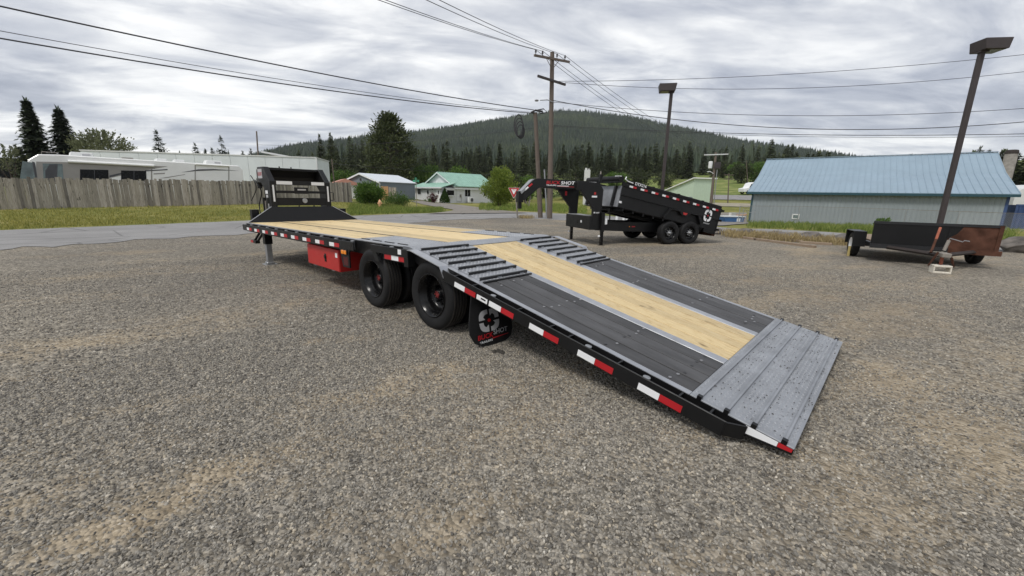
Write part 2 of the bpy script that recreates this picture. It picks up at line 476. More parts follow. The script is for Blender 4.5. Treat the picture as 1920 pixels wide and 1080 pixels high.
def crosshair(parent, o, ax, ay, r, m1, m2, sx=1.):
    # chunky squared ring in four pieces with inward hooks and a red dot, as on the trailers' emblem
    ax, ay = Vector(ax).normalized() * sx, Vector(ay).normalized()
    n = Vector(ax).normalized().cross(ay)
    mb = MB()
    def sq(t, k):
        c, s_ = math.cos(t), math.sin(t)
        q = (abs(c) ** 3.2 + abs(s_) ** 3.2) ** (-1 / 3.2)
        return (c * q * k * r, s_ * q * k * r)
    g = .11
    for i in range(4):
        t0, t1 = i * math.pi / 2 + g, (i + 1) * math.pi / 2 - g
        out = [sq(t0 + (t1 - t0) * k / 8, 1.) for k in range(9)]
        inn = [sq(t0 + g * .6 + (t1 - t0 - g * 1.2) * k / 8, .60) for k in range(9)][::-1]
        mb.prism(out + inn, o, ax, ay, n, 0, .002)
        e0, e1 = t1 - .06, t1 - .42
        mb.prism([sq(e0, .62), sq(e1, .62), sq(e0 - .12, .40)], o, ax, ay, n, .0004, .0022)
    e = mb.build('emblem', m1, parent)
    d = MB().prism([(.15 * r * math.cos(k * math.pi / 5), .15 * r * math.sin(k * math.pi / 5)) for k in range(10)], o, ax, ay, n, 0, .003)
    d.build('emblem_dot', m2, e)
    return e

# ================================================================ GROUND
def polar_sheet(name, rs, angs, zf, m, kind='structure', closed=False):
    v, f = [], []
    na = len(angs)
    for r_ in rs:
        for a in angs:
            x, y = r_ * math.sin(a), r_ * math.cos(a)
            v.append((x, y, zf(x, y, r_, a)))
    for i in range(len(rs) - 1):
        for k in range(na - 1 + (1 if closed else 0)):
            j = (k + 1) % na
            f.append((i * na + k, i * na + j, (i + 1) * na + j, (i + 1) * na + k))
    mb = MB(); mb.v, mb.f = v, f
    o = mb.build(name, m, None, smooth='all', kind=kind)
    return o
from mathutils import noise as mn
BLOBS = []
for (u, v, a_, b_, k_) in [(145, 647, .55, .22, .9), (470, 580, .8, .25, .8), (655, 635, .45, .2, .9), (775, 700, .35, .18, 1.), (465, 860, .28, .10, .9), (250, 975, .22, .12, 1.1), (850, 985, .2, .1, .7), (280, 755, .4, .12, .7), (30, 930, .25, .12, .8), (760, 690, .6, .3, .5),
                           (1480, 560, .9, .35, 1.1), (1400, 530, .8, .3, .8), (1660, 610, 1.0, .3, .9), (1620, 690, .5, .25, 1.), (1650, 940, .3, .15, 1.1), (1560, 860, .3, .18, .9), (1880, 870, .4, .2, .9), (1800, 760, .6, .2, .7), (1560, 480, 1.6, .4, .8), (1750, 560, 1.2, .3, .7), (620, 760, .3, .1, .5), (1280, 820, .25, .12, .5), (690, 560, .5, .2, .6), (1700, 1000, .3, .15, .8)]:
    p_ = on_ground(u, v); BLOBS.append((p_.x, p_.y, a_, b_, k_))
SD = (math.cos(R(32)), math.sin(R(32)))
def sandiness(x, y):
    a_ = x * SD[0] + y * SD[1]; b_ = -x * SD[1] + y * SD[0]
    f_ = mn.fractal(Vector((a_ * .35, b_ * .95, 3.1)), 1., 2., 6) * .70 - .02 + .09 * sstep(.5, 3.5, x)
    for bx_, by_, ra, rb, k_ in BLOBS:
        dx, dy = x - bx_, y - by_
        da, db = (dx * SD[0] + dy * SD[1]) / ra, (-dx * SD[1] + dy * SD[0]) / rb
        q = (da * da + db * db) * .55
        if q < 6: f_ += k_ * .72 * math.exp(-q) * (.75 + .6 * mn.noise(Vector((x * 3.1, y * 3.1, 8.))))
    return f_
rs = [.01, .5, 1] + [1 + .07 * i for i in range(1, 86)] + [6.95 + .16 * i for i in range(1, 60)] + [16.4 + .9 * i for i in range(1, 50)] + [61 + 3 * i for i in range(1, 30)] + [148 + 12 * i for i in range(1, 30)] + [600, 900, 1500, 2600]
angs = [R(-66) + R(132) * k / 330 for k in range(331)] + [R(66) + R(228) * k / 60 for k in range(1, 60)]
gr = polar_sheet('ground', rs, angs, lambda x, y, r_, a: zt(x, y) - (.25 if r_ > 95 and y > 0 else 0) if r_ < 520 else zt(x / r_ * 300, y / r_ * 300) - 3, 'gravel', closed=True)
_at = gr.data.attributes.new('sand', 'FLOAT', 'POINT')
_at.data.foreach_set('value', [sandiness(v_.co.x, v_.co.y) if v_.co.x ** 2 + v_.co.y ** 2 < 2500 else 0. for v_ in gr.data.vertices])
def smooth_poly(pts, n):
    # Catmull-Rom through pts, n samples
    P = [Vector((p[0], p[1])) for p in pts]
    out = []
    seg = len(P) - 1
    for i in range(n):
        t = i / (n - 1) * seg
        k = min(seg - 1, int(t)); u = t - k
        p0, p1, p2, p3 = P[max(0, k - 1)], P[k], P[k + 1], P[min(seg, k + 2)]
        out.append(.5 * ((2 * p1) + (p2 - p0) * u + (2 * p0 - 5 * p1 + 4 * p2 - p3) * u * u + (3 * p1 - p0 - 3 * p2 + p3) * u ** 3))
    return out
def strip(name, A, B, m, lift, across=14, power=1., wob=0, kind='structure'):
    mb = MB()
    n = len(A)
    for a, b in zip(A, B):
        for j in range(across + 1):
            t = (j / across) ** power
            p = a + (b - a) * t
            mb.v.append((p.x, p.y, zt(p.x, p.y) + lift))
    w = across + 1
    for i in range(n - 1):
        for j in range(across):
            mb.f.append((i * w + j, i * w + j + 1, (i + 1) * w + j + 1, (i + 1) * w + j))
    return mb.build(name, m, None, smooth='all', kind=kind)
def gp(u, v): p = on_ground(u, v); return (p.x, p.y)
NEAR_PX = [(-260, 500), (0, 470), (200, 455), (440, 440), (620, 429), (757, 420), (840, 413), (960, 409), (1056, 413), (1150, 419), (1250, 428), (1352, 440), (1450, 446), (1560, 453), (1700, 462), (1878, 471), (2200, 492)]
FAR_PX = [(-260, 449), (0, 432.5), (200, 424.5), (440, 415), (560, 409), (657, 405), (807, 400), (960, 397), (1056, 401), (1150, 406), (1250, 414), (1352, 426.5), (1450, 430), (1560, 436), (1700, 445), (1878, 456), (2200, 472)]
road_near = smooth_poly([gp(*p) for p in NEAR_PX], 160)
road_far = smooth_poly([gp(*p) for p in FAR_PX], 160)
rng = random.Random(3)
for i, p in enumerate(road_near):       # gravel spills unevenly over the edge of the road
    d = (road_far[i] - p).normalized()
    road_near[i] = p + d * (.35 * math.sin(i * .9) * math.sin(i * .37) + rng.uniform(-.14, .14))
for i, p in enumerate(road_far):
    d = (p - road_near[i]).normalized()
    road_far[i] = p + d * rng.uniform(-.08, .08)
road = strip('road', road_near, road_far, 'asphalt', .010)
lawn_out = [p.normalized() * 112 for p in road_far]
lawn_in = [p - (p - q).normalized() * .5 for p, q in zip(road_far, road_near)]
strip('lawn', lawn_in, lawn_out, 'lawn', .005, across=90, power=1.6)
strip('field', [p.normalized() * 105 for p in road_far], [p.normalized() * 560 for p in road_far], 'field', .05, across=60)
# gravel drive that leads to the white house, and the dusty yard beside the blue building
drA = smooth_poly([gp(800, 402), gp(850, 395), gp(820, 389), gp(790, 383), gp(768, 377.5)], 30)
drB = smooth_poly([gp(990, 400), gp(930, 394), gp(880, 387), gp(836, 382), gp(792, 376.8)], 30)
strip('driveway', drA, drB, 'dirt_drive', .055, across=10)
yA = smooth_poly([gp(1325, 422), gp(1360, 424), gp(1404, 420)], 14)
yB = smooth_poly([gp(1325, 399), gp(1360, 399), gp(1400, 399)], 14)
strip('yard', yA, yB, 'dirt_drive', .05, across=14)
def azr(u, v, r_):
    d = ray(u, v); k = r_ / math.hypot(d.x, d.y); return Vector((d.x * k, d.y * k))
hA = [azr(u, 372, 103) for u in range(1240, 1480, 12)]
hB = [azr(u, 372, 112) for u in range(1240, 1480, 12)]
strip('highway', hA, hB, 'asphalt', .12, across=4)
hA = [azr(u, 372, 84) for u in range(1320, 1460, 12)]
hB = [azr(u, 372, 95) for u in range(1320, 1460, 12)]
strip('stubble', hA, hB, 'dry_dirt', .07, across=4)
# ---------------------------------------------------------------- hill
SKY_PX = [(-700, 352), (-200, 345), (0, 342), (300, 334), (430, 312), (490, 291), (560, 275), (620, 268), (690, 259), (800, 247), (900, 232), (985, 217), (1050, 207), (1100, 209), (1180, 221), (1300, 247), (1400, 269), (1500, 283), (1600, 299), (1700, 310), (1800, 314), (1920, 316), (2150, 330), (2700, 370)]
sk = []
for u, v in SKY_PX:
    d = ray(u, v); sk.append((math.atan2(d.x, d.y), d.z / math.hypot(d.x, d.y)))
sa = np.array([s_[0] for s_ in sk]); se = np.array([s_[1] for s_ in sk])
hrng = random.Random(11)
_ph = [(hrng.uniform(.5, 2.6), hrng.uniform(0, 6.28), hrng.uniform(0, 6.28)) for _ in range(7)]
def hill_z(x, y, r_, a):
    e = float(np.interp(a, sa, se))
    R1 = 1350 + 120 * math.sin(a * 5 + 1)
    t = min(1, max(0, (r_ - 380) / (R1 - 380)))
    z0 = .08 * 280 - 6
    zs = CAM_H + e * R1
    z = z0 + (zs - z0) * (t ** 1.25 if t < 1 else 1)
    bump_ = sum(math.sin(x * k * .009 + p) * math.sin(y * k * .008 + q) for k, p, q in _ph) / 7
    z += bump_ * 26 * t * (1 - t) * max(0, e) * 9
    if r_ > R1: z -= (r_ - R1) * .25
    return max(z, -2.5)
hang = [R(-66) + R(136) * k / 170 for k in range(171)]
hrs = [370 + 28 * i for i in range(0, 36)] + [1400, 1470, 1600, 1800, 2100, 2500]
polar_sheet('hill', hrs, hang, hill_z, 'forest_floor')
def forest(name, count, rmin, rmax, a0, a1, zf, hmin, hmax, seed, m, sides=5, kind='stuff', keep=None):
    g = np.random.default_rng(seed)
    V, Fc = [], []
    o = 0
    made = 0
    while made < count:
        r_ = math.sqrt(g.uniform(rmin ** 2, rmax ** 2)); a = g.uniform(a0, a1)
        x, y = r_ * math.sin(a), r_ * math.cos(a)
        if keep and not keep(x, y, r_, a, g): continue
        made += 1
        z = zf(x, y, r_, a) - .6
        h = g.uniform(hmin, hmax) * (1 if g.random() < .85 else 1.25)
        rad = h * g.uniform(.13, .21)
        rot = g.uniform(0, 6.28)
        for (b0, b1, rr) in ((.06, .62, 1.), (.36, 1., .66)):
            jit = g.uniform(.7, 1.25, sides)
            for k in range(sides):
                t = rot + 2 * math.pi * k / sides
                V.append((x + rad * rr * jit[k] * math.cos(t), y + rad * rr * jit[k] * math.sin(t), z + h * b0 + g.uniform(-.04, .04) * h))
            V.append((x + g.uniform(-.1, .1) * rad, y, z + h * b1))
            for k in range(sides):
                Fc.append((o + k, o + (k + 1) % sides, o + sides))
            o += sides + 1
    me = bpy.data.meshes.new(name)
    me.from_pydata(V, [], Fc)
    me.materials.append(MATS[m])
    ob = link(name, me)
    tag(ob, kind=kind)
    return ob
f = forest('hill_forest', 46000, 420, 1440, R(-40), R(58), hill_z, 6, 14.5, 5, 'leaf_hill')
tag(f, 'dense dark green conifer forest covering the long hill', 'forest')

# ================================================================ FLATBED TRAILER
TYAW = R(-42.889)
tr = empty('flatbed_trailer', (-.316, 5.364, 0), TYAW, label='long black gooseneck flatbed trailer with wood deck and its ramp tail lowered to the gravel', cat='trailer')
H0, LF, HF, RA = .823, 5.89, .7454, R(11.4)
def deck(s, t, h): return (s, -t, H0 + (HF - H0) * (-s / LF) + h)
_ta, _sa, _ca = math.tan(RA), math.sin(RA), math.cos(RA)
def ramp(s, t, h): return (s + h * _sa, -t, H0 - s * _ta + h * _ca)
def D(xf=deck): return MB(xf)
# planks of the flat deck
def planks(xf, s0, s1, t0, t1, n, m='pine', gap=.011, name='plank', th=.038):
    w = (t1 - t0) / n
    for i in range(n):
        rr = random.Random(int((t0 + i) * 1000) + int(s0 * 77))
        a, b = t0 + i * w + gap / 2, t0 + (i + 1) * w - gap / 2
        D(xf).box(s0, s1, a, b, -th, rr.uniform(-.0015, .0015)).build(name, m, tr, bevel=.003)
planks(deck, -5.88, -.125, -.55, .55, 6)
planks(deck, -5.88, -1.305, .575, 1.145, 3)
planks(deck, -5.88, -1.305, -1.145, -.575, 3)
for sgn in (1, -1):
    D().box(-5.89, -.125, sgn * .552, sgn * .573, -.05, .0035).build('deck_divider', 'bar_dark', tr)
    D().box(-5.9, .0, sgn * 1.148, sgn * 1.2, -.007, .002).build('deck_edge', 'edge_steel', tr)
    D().box(-5.9, .0, sgn * 1.149, sgn * 1.199, -.1005, -.0075).build('deck_side', 'black_paint', tr)
    # raised wheel plates with tread pattern
    D().box(-1.30, -.125, sgn * .575, sgn * 1.147, -.03, .003).build('wheel_plate', 'grey_plate', tr, bevel=.002)
D().box(-.122, .0, -1.2, 1.2, -.03, .006).build('cross_plate', 'grey_plate', tr)
D(ramp).box(.0, .128, -1.2, 1.2, -.03, .006).build('cross_plate', 'grey_plate', tr)
for s in (-1.24, -.95, -.66, -.37):
    for sgn in (1, -1):
        D().box(s, s + .2, sgn * 1.10, sgn * 1.115, .003, .012).build('plate_rib', 'bar_dark', tr)
# ramp
planks(ramp, .132, 3.085, -.395, .395, 5)
for sgn in (1, -1):
    D(ramp).box(.132, 3.085, sgn * .40, sgn * .505, -.03, .001).build('ramp_strip', 'edge_steel', tr, bevel=.002)
    D(ramp).box(.0, 3.085, sgn * 1.148, sgn * 1.2, -.006, .001).build('ramp_edge', 'edge_steel', tr)
    planks(ramp, 1.14, 3.085, sgn * .825 - .318, sgn * .825 + .318, 4, 'deck_black', .011, 'black_plank')
    D(ramp).box(.132, 1.125, sgn * .507, sgn * 1.147, -.02, .003).build('cleat_plate', 'grey_plate', tr)
    D(ramp).box(1.120, 1.138, sgn * .46, sgn * 1.147, -.02, .016).build('plate_lip', 'bar_dark', tr)
    for k in range(7):
        s = .135 + .1555 * k
        c = D(ramp).box(s, s + .008, sgn * .465, sgn * 1.14, .003, .029).box(s - .010, s, sgn * .465, sgn * 1.14, .024, .029)
        c.build('cleat', 'bar_dark', tr)
        if sgn > 0 or k % 1 == 0:
            for q in range(4):
                t = sgn * (.52 + q * .165)
                D(ramp).box(s + .006, s + .0105, t, t + .06 * sgn, .004, .014).build('weld', 'grey_plate', tr) if q % 2 == 0 else None
# tail plate with cleats
D(ramp).box(3.088, 3.66, -1.2, 1.2, -.02, .004).build('tail_plate', 'grey_plate', tr, bevel=.002)
for s in (3.146, 3.305, 3.456, 3.61):
    b = D(ramp).box(s - .009, s + .007, -1.17, 1.17, .004, .018)
    b.build('tail_bar', 'grey_plate', tr, bevel=.003)
    for sg in (1, -1):
        D(ramp).box(s - .016, s + .012, sg * 1.172, sg * 1.203, -.01, .023).build('bar_end', 'black_paint', tr)
# raised lozenges of all tread plates, real relief
def lozenges(xf, s0, s1, t0, t1, pitch, hh, skip=(), name='tread_pattern'):
    mb = MB(xf)
    ni, nj = int((s1 - s0) / pitch), int((t1 - t0) / pitch)
    for i in range(ni):
        for j in range(nj):
            cs, ct = s0 + (i + .5) * pitch, t0 + (j + .5) * pitch
            if any(a < cs < b for a, b in skip): continue
            a = R(45) if (i + j) % 2 else R(-45)
            ca, sa_ = math.cos(a), math.sin(a)
            l_, w_ = pitch * .56, pitch * .15
            q = [(cs + ca * l_, ct + sa_ * l_, hh[0]), (cs - sa_ * w_, ct + ca * w_, hh[0]), (cs - ca * l_, ct - sa_ * l_, hh[0]), (cs + sa_ * w_, ct - ca * w_, hh[0]), (cs, ct, hh[1])]
            mb.add(q, [(0, 1, 4), (1, 2, 4), (2, 3, 4), (3, 0, 4)])
    mb.build(name, 'worn_plate', tr, kind='stuff')
lozenges(ramp, 3.092, 3.655, -1.19, 1.19, .0265, (.004, .0096), [(3.12, 3.162), (3.28, 3.32), (3.432, 3.472), (3.585, 3.625)])
for sgn in (1, -1):
    a, b = sorted((sgn * .512, sgn * 1.142))
    lozenges(ramp, .15, 1.115, a, b, .0245, (.003, .0066))
    a, b = sorted((sgn * .58, sgn * 1.09))
    lozenges(deck, -1.295, -.13, a, b, .0245, (.003, .0066))
lozenges(deck, -.12, -.002, -1.19, 1.19, .0245, (.006, .0092))
lozenges(ramp, .004, .125, -1.19, 1.19, .0245, (.006, .0092))
# grit and mud flecks caught on the tail plate
rg = random.Random(17)
fk = MB(ramp)
for k in range(330):
    base = rg.choice((3.155, 3.314, 3.465, 3.62, 3.2, 3.38, 3.53)) + abs(rg.gauss(0, .035))
    if base > 3.65: continue
    t = rg.uniform(-1.15, 1.15); q = rg.uniform(.002, .0055); w = q * rg.uniform(.5, 1.6); a = rg.uniform(0, 3.1)
    c_, s_ = math.cos(a), math.sin(a)
    fk.add([(base + c_ * q, t + s_ * q, .008), (base - s_ * w, t + c_ * w, .011), (base - c_ * q, t - s_ * q, .011), (base + s_ * w, t - c_ * w, .011), (base, t, .0145)], [(0, 1, 4), (1, 2, 4), (2, 3, 4), (3, 0, 4)])
fk.build('mud_flecks', 'dirt_dark', tr, kind='stuff')
# bolts in the black planks
for sgn in (1, -1):
    for s in (1.22, 1.78, 2.45, 2.95):
        for k in range(4):
            for e in (.03, .127):
                if random.random() < .25: continue
                t = sgn * .825 - .318 + k * .159 + e
                MB().lathe([(0, .004), (.011, .004), (.013, 0)], ramp(s + random.uniform(-.03, .03), t, .001), 'z', 8).build('bolt', 'bolt_grey' if random.random() < .6 else 'bar_dark', tr)
# side rails
def side(sgn):
    y0, y1 = sgn * 1.276, sgn * 1.29
    D().box(-5.86, -1.12, y0, y1, -.135, -.022).build('rub_rail', 'charcoal_paint', tr, bevel=.003)
    D().box(-.69, .10, y0, y1, -.10, -.012).build('rub_rail', 'charcoal_paint', tr, bevel=.003)
    D(ramp).box(.70, 3.335, y0, y1, -.105, .0 if sgn > 0 else -.03).build('rub_rail', 'charcoal_paint', tr, bevel=.003)
    c = MB(ramp); c.prism([(3.335, sgn * 1.29), (3.43, sgn * 1.215), (3.43, sgn * 1.202), (3.33, sgn * 1.276)], (0, 0, -.095), (1, 0, 0), (0, 1, 0), (0, 0, 1), 0, .09 if sgn > 0 else .06)
    c.build('rail_end', 'charcoal_paint', tr)
    D().box(-5.88, -5.80, sgn * 1.15, sgn * 1.288, -.11, -.03).build('corner_cap', 'charcoal_paint', tr, bevel=.003)
    # side frames under the deck edge
    D().box(-5.9, .02, sgn * 1.14, sgn * 1.198, -.17, -.101).build('side_beam', 'black_paint', tr)
    mb = MB(ramp); mb.prism([(.08, 0), (3.66, 0), (3.66, -.035), (3.0, -.13), (.3, -.15), (.08, -.1)], (0, sgn * 1.19, -.003), (1, 0, 0), (0, 0, 1), (0, 1, 0), 0, sgn * .013)
    mb.build('side_beam', 'black_paint', tr)
    # stake pockets and pipe spools between deck edge and rail
    k = 0
    s = -5.7
    while s < .05:
        if not (-1.15 < s < -.72):
            if k % 2 == 0: D().box(s - .012, s + .012, sgn * 1.2, sgn * 1.277, -.12, -.018).build('stake_pocket', 'black_paint', tr)
            else: MB().tube([deck(s, sgn * 1.238, -.13), deck(s, sgn * 1.238, -.012)], .026, 10).build('pipe_spool', 'galvanised' if sgn > 0 else 'black_paint', tr, smooth=True)
        s += .235; k += 1
    for s in (.86, 1.12, 2.02, 2.2, 3.05, 3.24, 1.68, 2.62):
        D(ramp).box(s - .006, s + .006, sgn * 1.2, sgn * 1.277, -.09, -.004 if sgn > 0 else -.034).build('stake_pocket', 'black_paint', tr)
    for s in (1.36, 2.36, 2.82):
        MB().tube([ramp(s, sgn * 1.238, -.10), ramp(s, sgn * 1.238, -.012 if sgn > 0 else -.04)], .026, 10).build('pipe_spool', 'galvanised', tr, smooth=True)
    # reflective tape, white and red
    def tape(xf, s, w, h0, h1, m): D(xf).box(s, s + w, sgn * 1.290, sgn * 1.2925, h0, h1).build('reflective_tape', m, tr)
    for i in range(9):
        s = -5.59 + i * .4715
        tape(deck, s, .148, -.122, -.070, 'white_tape'); tape(deck, s + .150, .148, -.122, -.070, 'red_tape')
    for s in (.90, 1.373, 1.843, 2.316, 2.80):
        tape(ramp, s, .146, -.096, -.048, 'white_tape'); tape(ramp, s + .148, .146, -.096, -.048, 'red_tape')
    lab = D(ramp).box(1.213, 1.350, sgn * 1.290, sgn * 1.2925, -.094, -.05).build('rail_label', 'white_tape', tr)
    D(ramp).box(1.27, 1.33, sgn * 1.2925, sgn * 1.2935, -.076, -.062).build('label_print', 'black_paint', lab)
    # fender: sloped steel strip with a folded end
    fe = MB()
    prof = [(.10, .012), (.15, .024), (.655, .020), (.735, -.07)]
    vs_ = []
    for s, h in prof:
        for t in (1.2, 1.296):
            for e in (0, -.008): vs_.append(ramp(s, sgn * t, h + e))
    fs = []
    for i in range(3):
        a, b = i * 4, i * 4 + 4
        fs += [(a, b, b + 2, a + 2), (a + 1, a + 3, b + 3, b + 1), (a, a + 1, b + 1, b), (a + 2, b + 2, b + 3, a + 3)]
    fs += [(0, 2, 3, 1), (12, 13, 15, 14)]
    fe.add(vs_, fs); fe.build('fender', 'edge_steel', tr)
    D().prism([(.02, -.20), (.10, -.20), (.10, -.01), (.02, -.01)], (0, sgn * 1.2, 0), (1, 0, 0), (0, 0, 1), (0, 1, 0), 0, sgn * .085).build('rail_bracket', 'black_paint', tr)
    # lower bumper strip between the wheels with red white red tape
    D().box(-.42, .06, sgn * 1.268, sgn * 1.278, -.165, -.085).build('marker_strip', 'black_paint', tr)
    for s, m in ((-.39, 'red_tape'), (-.243, 'white_tape'), (-.096, 'red_tape')):
        D().box(s, s + .145, sgn * 1.278, sgn * 1.2805, -.155, -.092).build('reflective_tape', m, tr)
    lb = D().box(-.085, -.02, sgn * 1.2902, sgn * 1.2925, -.075, -.02).build('rail_label', 'white_tape', tr)
    # angled brace in front of the wheel gap
    D().prism([(-.70, -.015), (-.62, -.015), (-.50, -.20), (-.60, -.20)], (0, sgn * 1.255, 0), (1, 0, 0), (0, 0, 1), (0, 1, 0), 0, sgn * .03).build('rail_brace', 'charcoal_paint', tr)
    # bracket with amber marker lamp
    br = D().prism([(-1.52, -.022), (-1.12, -.022), (-1.25, -.165), (-1.25, -.37), (-1.44, -.37), (-1.50, -.16)], (0, sgn * 1.272, 0), (1, 0, 0), (0, 0, 1), (0, 1, 0), 0, sgn * .02).build('lamp_bracket', 'charcoal_paint', tr, bevel=.002)
    D().box(-1.45, -1.285, sgn * 1.291, sgn * 1.302, -.205, -.135).build('lamp_bezel', 'black_paint', br)
    D().box(-1.437, -1.372, sgn * 1.302, sgn * 1.312, -.196, -.144).build('marker_lamp', 'amber', br, bevel=.006)
    D().box(-1.362, -1.298, sgn * 1.302, sgn * 1.312, -.196, -.144).build('marker_lamp', 'amber', br, bevel=.006)
    D().box(-1.415, -1.285, sgn * 1.2915, sgn * 1.2935, -.345, -.235).build('bracket_opening', 'dark_red' if sgn > 0 else 'black_paint', br)
    # tail tape on the ramp's side
    w = MB()
    for (s0, s1, m) in ((3.42, 3.585, 'white_tape'), (3.587, 3.655, 'red_tape')):
        q = D(ramp)
        h = lambda s: -.054 + (s - 3.42) / .235 * .030
        q.prism([(s0, -.004), (s1, -.004), (s1, h(s1)), (s0, h(s0))], (0, sgn * 1.203, 0), (1, 0, 0), (0, 0, 1), (0, 1, 0), 0, sgn * .0025)
        q.build('reflective_tape', m, tr)
    # mud flap
    pts = [(.80, .56), (1.265, .56), (1.295, .38), (1.335, .22), (1.34, .14), (1.30, .05), (1.215, .008), (1.05, .004), (.92, .012), (.84, .04), (.80, .1)]
    fl = MB()
    n = len(pts)
    def fxy(t, z, e): return (1.11 + .10 * (1 - z / .56) ** 2 + .015 * math.sin((t - .78) * 9) + e, -sgn * t, z)
    fl.add([fxy(t, z, e) for e in (0, .008) for t, z in pts], [tuple(range(n)), tuple(range(n, 2 * n))[::-1]] + [(i, n + i, n + (i + 1) % n, (i + 1) % n) for i in range(n)])
    flap = fl.build('mud_flap', 'rubber', tr)
    if sgn > 0:
        ax = Vector((0.03, 1, 0)); ay = Vector((-.26, .06, 1))
        crosshair(flap, (1.174, -1.110, .240), ax, ay, .105, 'decal_grey', 'red_paint', 1.18)
        text(flap, 'BUCK', .062, (1.211, -1.285, .085), ax, ay, 'red_tape', .19, shear=.1)
        text(flap, 'SHOT', .062, (1.210, -1.085, .099), ax, ay, 'decal_grey', .19, shear=.1)
        text(flap, 'TRAILERS', .026, (1.221, -1.27, .050), ax, ay, 'white_tape', .16)
        MB().prism([(0, 0), (.21, .006), (.21, .011), (0, .008)], (1.218, -1.105, .066), ax.normalized(), ay.normalized(), (1, 0, 0), 0, .003).build('flap_stripe', 'red_tape', flap)
for sg in (1, -1): side(sg)
# frame underneath
for sgn in (1, -1):
    mb = D().prism([(-5.95, -.06), (.15, -.06), (.15, -.30), (-1.6, -.42), (-3.2, -.36), (-5.2, -.24), (-5.95, -.2)], (0, sgn * .47, 0), (1, 0, 0), (0, 0, 1), (0, 1, 0), -.06, .06)
    mb.build('main_beam', 'black_paint', tr)
    mb = MB(ramp).prism([(0, -.04), (3.4, -.04), (3.4, -.07), (1.6, -.26), (0, -.30)], (0, sgn * .5, 0), (1, 0, 0), (0, 0, 1), (0, 1, 0), -.05, .05)
    mb.build('ramp_beam', 'black_paint', tr)
for i in range(14):
    s = -5.7 + i * .42
    D().box(s, s + .05, -1.14, 1.14, -.12, -.041).build('cross_member', 'black_paint', tr)
for i in range(8):
    s = .25 + i * .42
    D(ramp).box(s, s + .05, -1.14, 1.14, -.1, -.041).build('cross_member', 'black_paint', tr)
D().box(-5.93, -5.9, -1.2, 1.2, -.17, .0).build('front_beam', 'black_paint', tr)
# wheels: two axles, doubled tyres on each side
def tyre_mesh():
    R_, w = .365, .222
    p = [(.226, -.09), (.25, -.100), (.29, -.110), (.325, -.1105), (.345, -.102), (.356, -.088)]
    tread = []
    for g in (-.055, -.018, .018, .055):
        tread += [(R_ - .001, g - .0075), (R_ - .012, g - .006), (R_ - .012, g + .006), (R_ - .001, g + .0075)]
    prof = p + [(R_ - .002, -.078)] + tread + [(R_ - .002, .078)] + [(a, -b) for a, b in p[::-1]]
    return MB().lathe(prof, (0, 0, 0), 'y', 56).mesh('tyre', 'rubber', True)
def tread_ring():
    mb = MB()
    R_ = .3635
    n = 84
    for k in range(n):
        for (a, b, off) in ((-.08, -.064, 0), (-.046, -.027, .5), (-.0095, .0095, 0), (.027, .046, .5), (.064, .08, 0)):
            t0 = (k + off) / n * 2 * math.pi; t1 = t0 + .8 / n * 2 * math.pi; sk_ = .35 / n * 2 * math.pi
            q = []
            for rr in (R_, R_ + .0045):
                q += [(rr * math.cos(t0), a, rr * math.sin(t0)), (rr * math.cos(t1), a, rr * math.sin(t1)), (rr * math.cos(t1 + sk_), b, rr * math.sin(t1 + sk_)), (rr * math.cos(t0 + sk_), b, rr * math.sin(t0 + sk_))]
            mb.add(q, [(4, 5, 6, 7), (0, 1, 5, 4), (1, 2, 6, 5), (2, 3, 7, 6), (3, 0, 4, 7)])
    return mb.mesh('tread_blocks', 'tread_rubber')
rim_prof = [(.229, -.094), (.236, -.100), (.230, -.104), (.219, -.098), (.214, -.085), (.198, -.074), (.196, -.04), (.188, -.032), (.182, .0), (.178, .04), (.150, .058), (.10, .064), (.085, .06), (0, .06)]
ty_m, td_m = tyre_mesh(), tread_ring()
rim_m = MB().lathe(rim_prof, (0, 0, 0), 'y', 48).mesh('rim', 'rim_black', True)
hub_m = MB().lathe([(0, -.015), (.040, -.015), (.047, -.008), (.049, .03), (.06, .035), (.062, .06)], (0, 0, 0), 'y', 20).mesh('hub', 'rim_black', True)
capm = MB().lathe([(0, -.020), (.024, -.020), (.030, -.014)], (0, 0, 0), 'y', 14)
for k in range(6):
    a = k * math.pi / 3; capm.box(.031 * math.cos(a) - .006, .031 * math.cos(a) + .006, -.026, -.012, .031 * math.sin(a) - .006, .031 * math.sin(a) + .006)
cap_m = capm.mesh('hub_cap', 'hub_red')
nutm = MB()
for k in range(8):
    a = k * math.pi / 4 + .2; nutm.tube([(.112 * math.cos(a), .02, .112 * math.sin(a)), (.112 * math.cos(a), .064, .112 * math.sin(a))], .012, 6)
nut_m = nutm.mesh('wheel_nuts', 'rim_black')
def wheel(parent, s, t, side_, z=.363):
    w = empty('wheel', (s, -t, z), 0 if side_ > 0 else math.pi, parent)
    w.rotation_euler = (0, random.uniform(0, 6), 0 if side_ > 0 else math.pi)
    for nm, me in (('tyre', ty_m), ('tread_blocks', td_m), ('rim', rim_m), ('hub', hub_m), ('hub_cap', cap_m), ('wheel_nuts', nut_m)):
        link(nm, me, w)
    return w
for s in (-.775, .425):
    for side_ in (1, -1):
        wheel(tr, s, side_ * 1.135, side_)
        w = empty('wheel', (s, -side_ * .855, .363), 0, tr)
        link('tyre', ty_m, w); link('rim', rim_m, w)
    MB().tube([(s, -1.1, .363), (s, 1.1, .363)], .06, 12).build('axle', 'black_paint', tr, smooth=True)
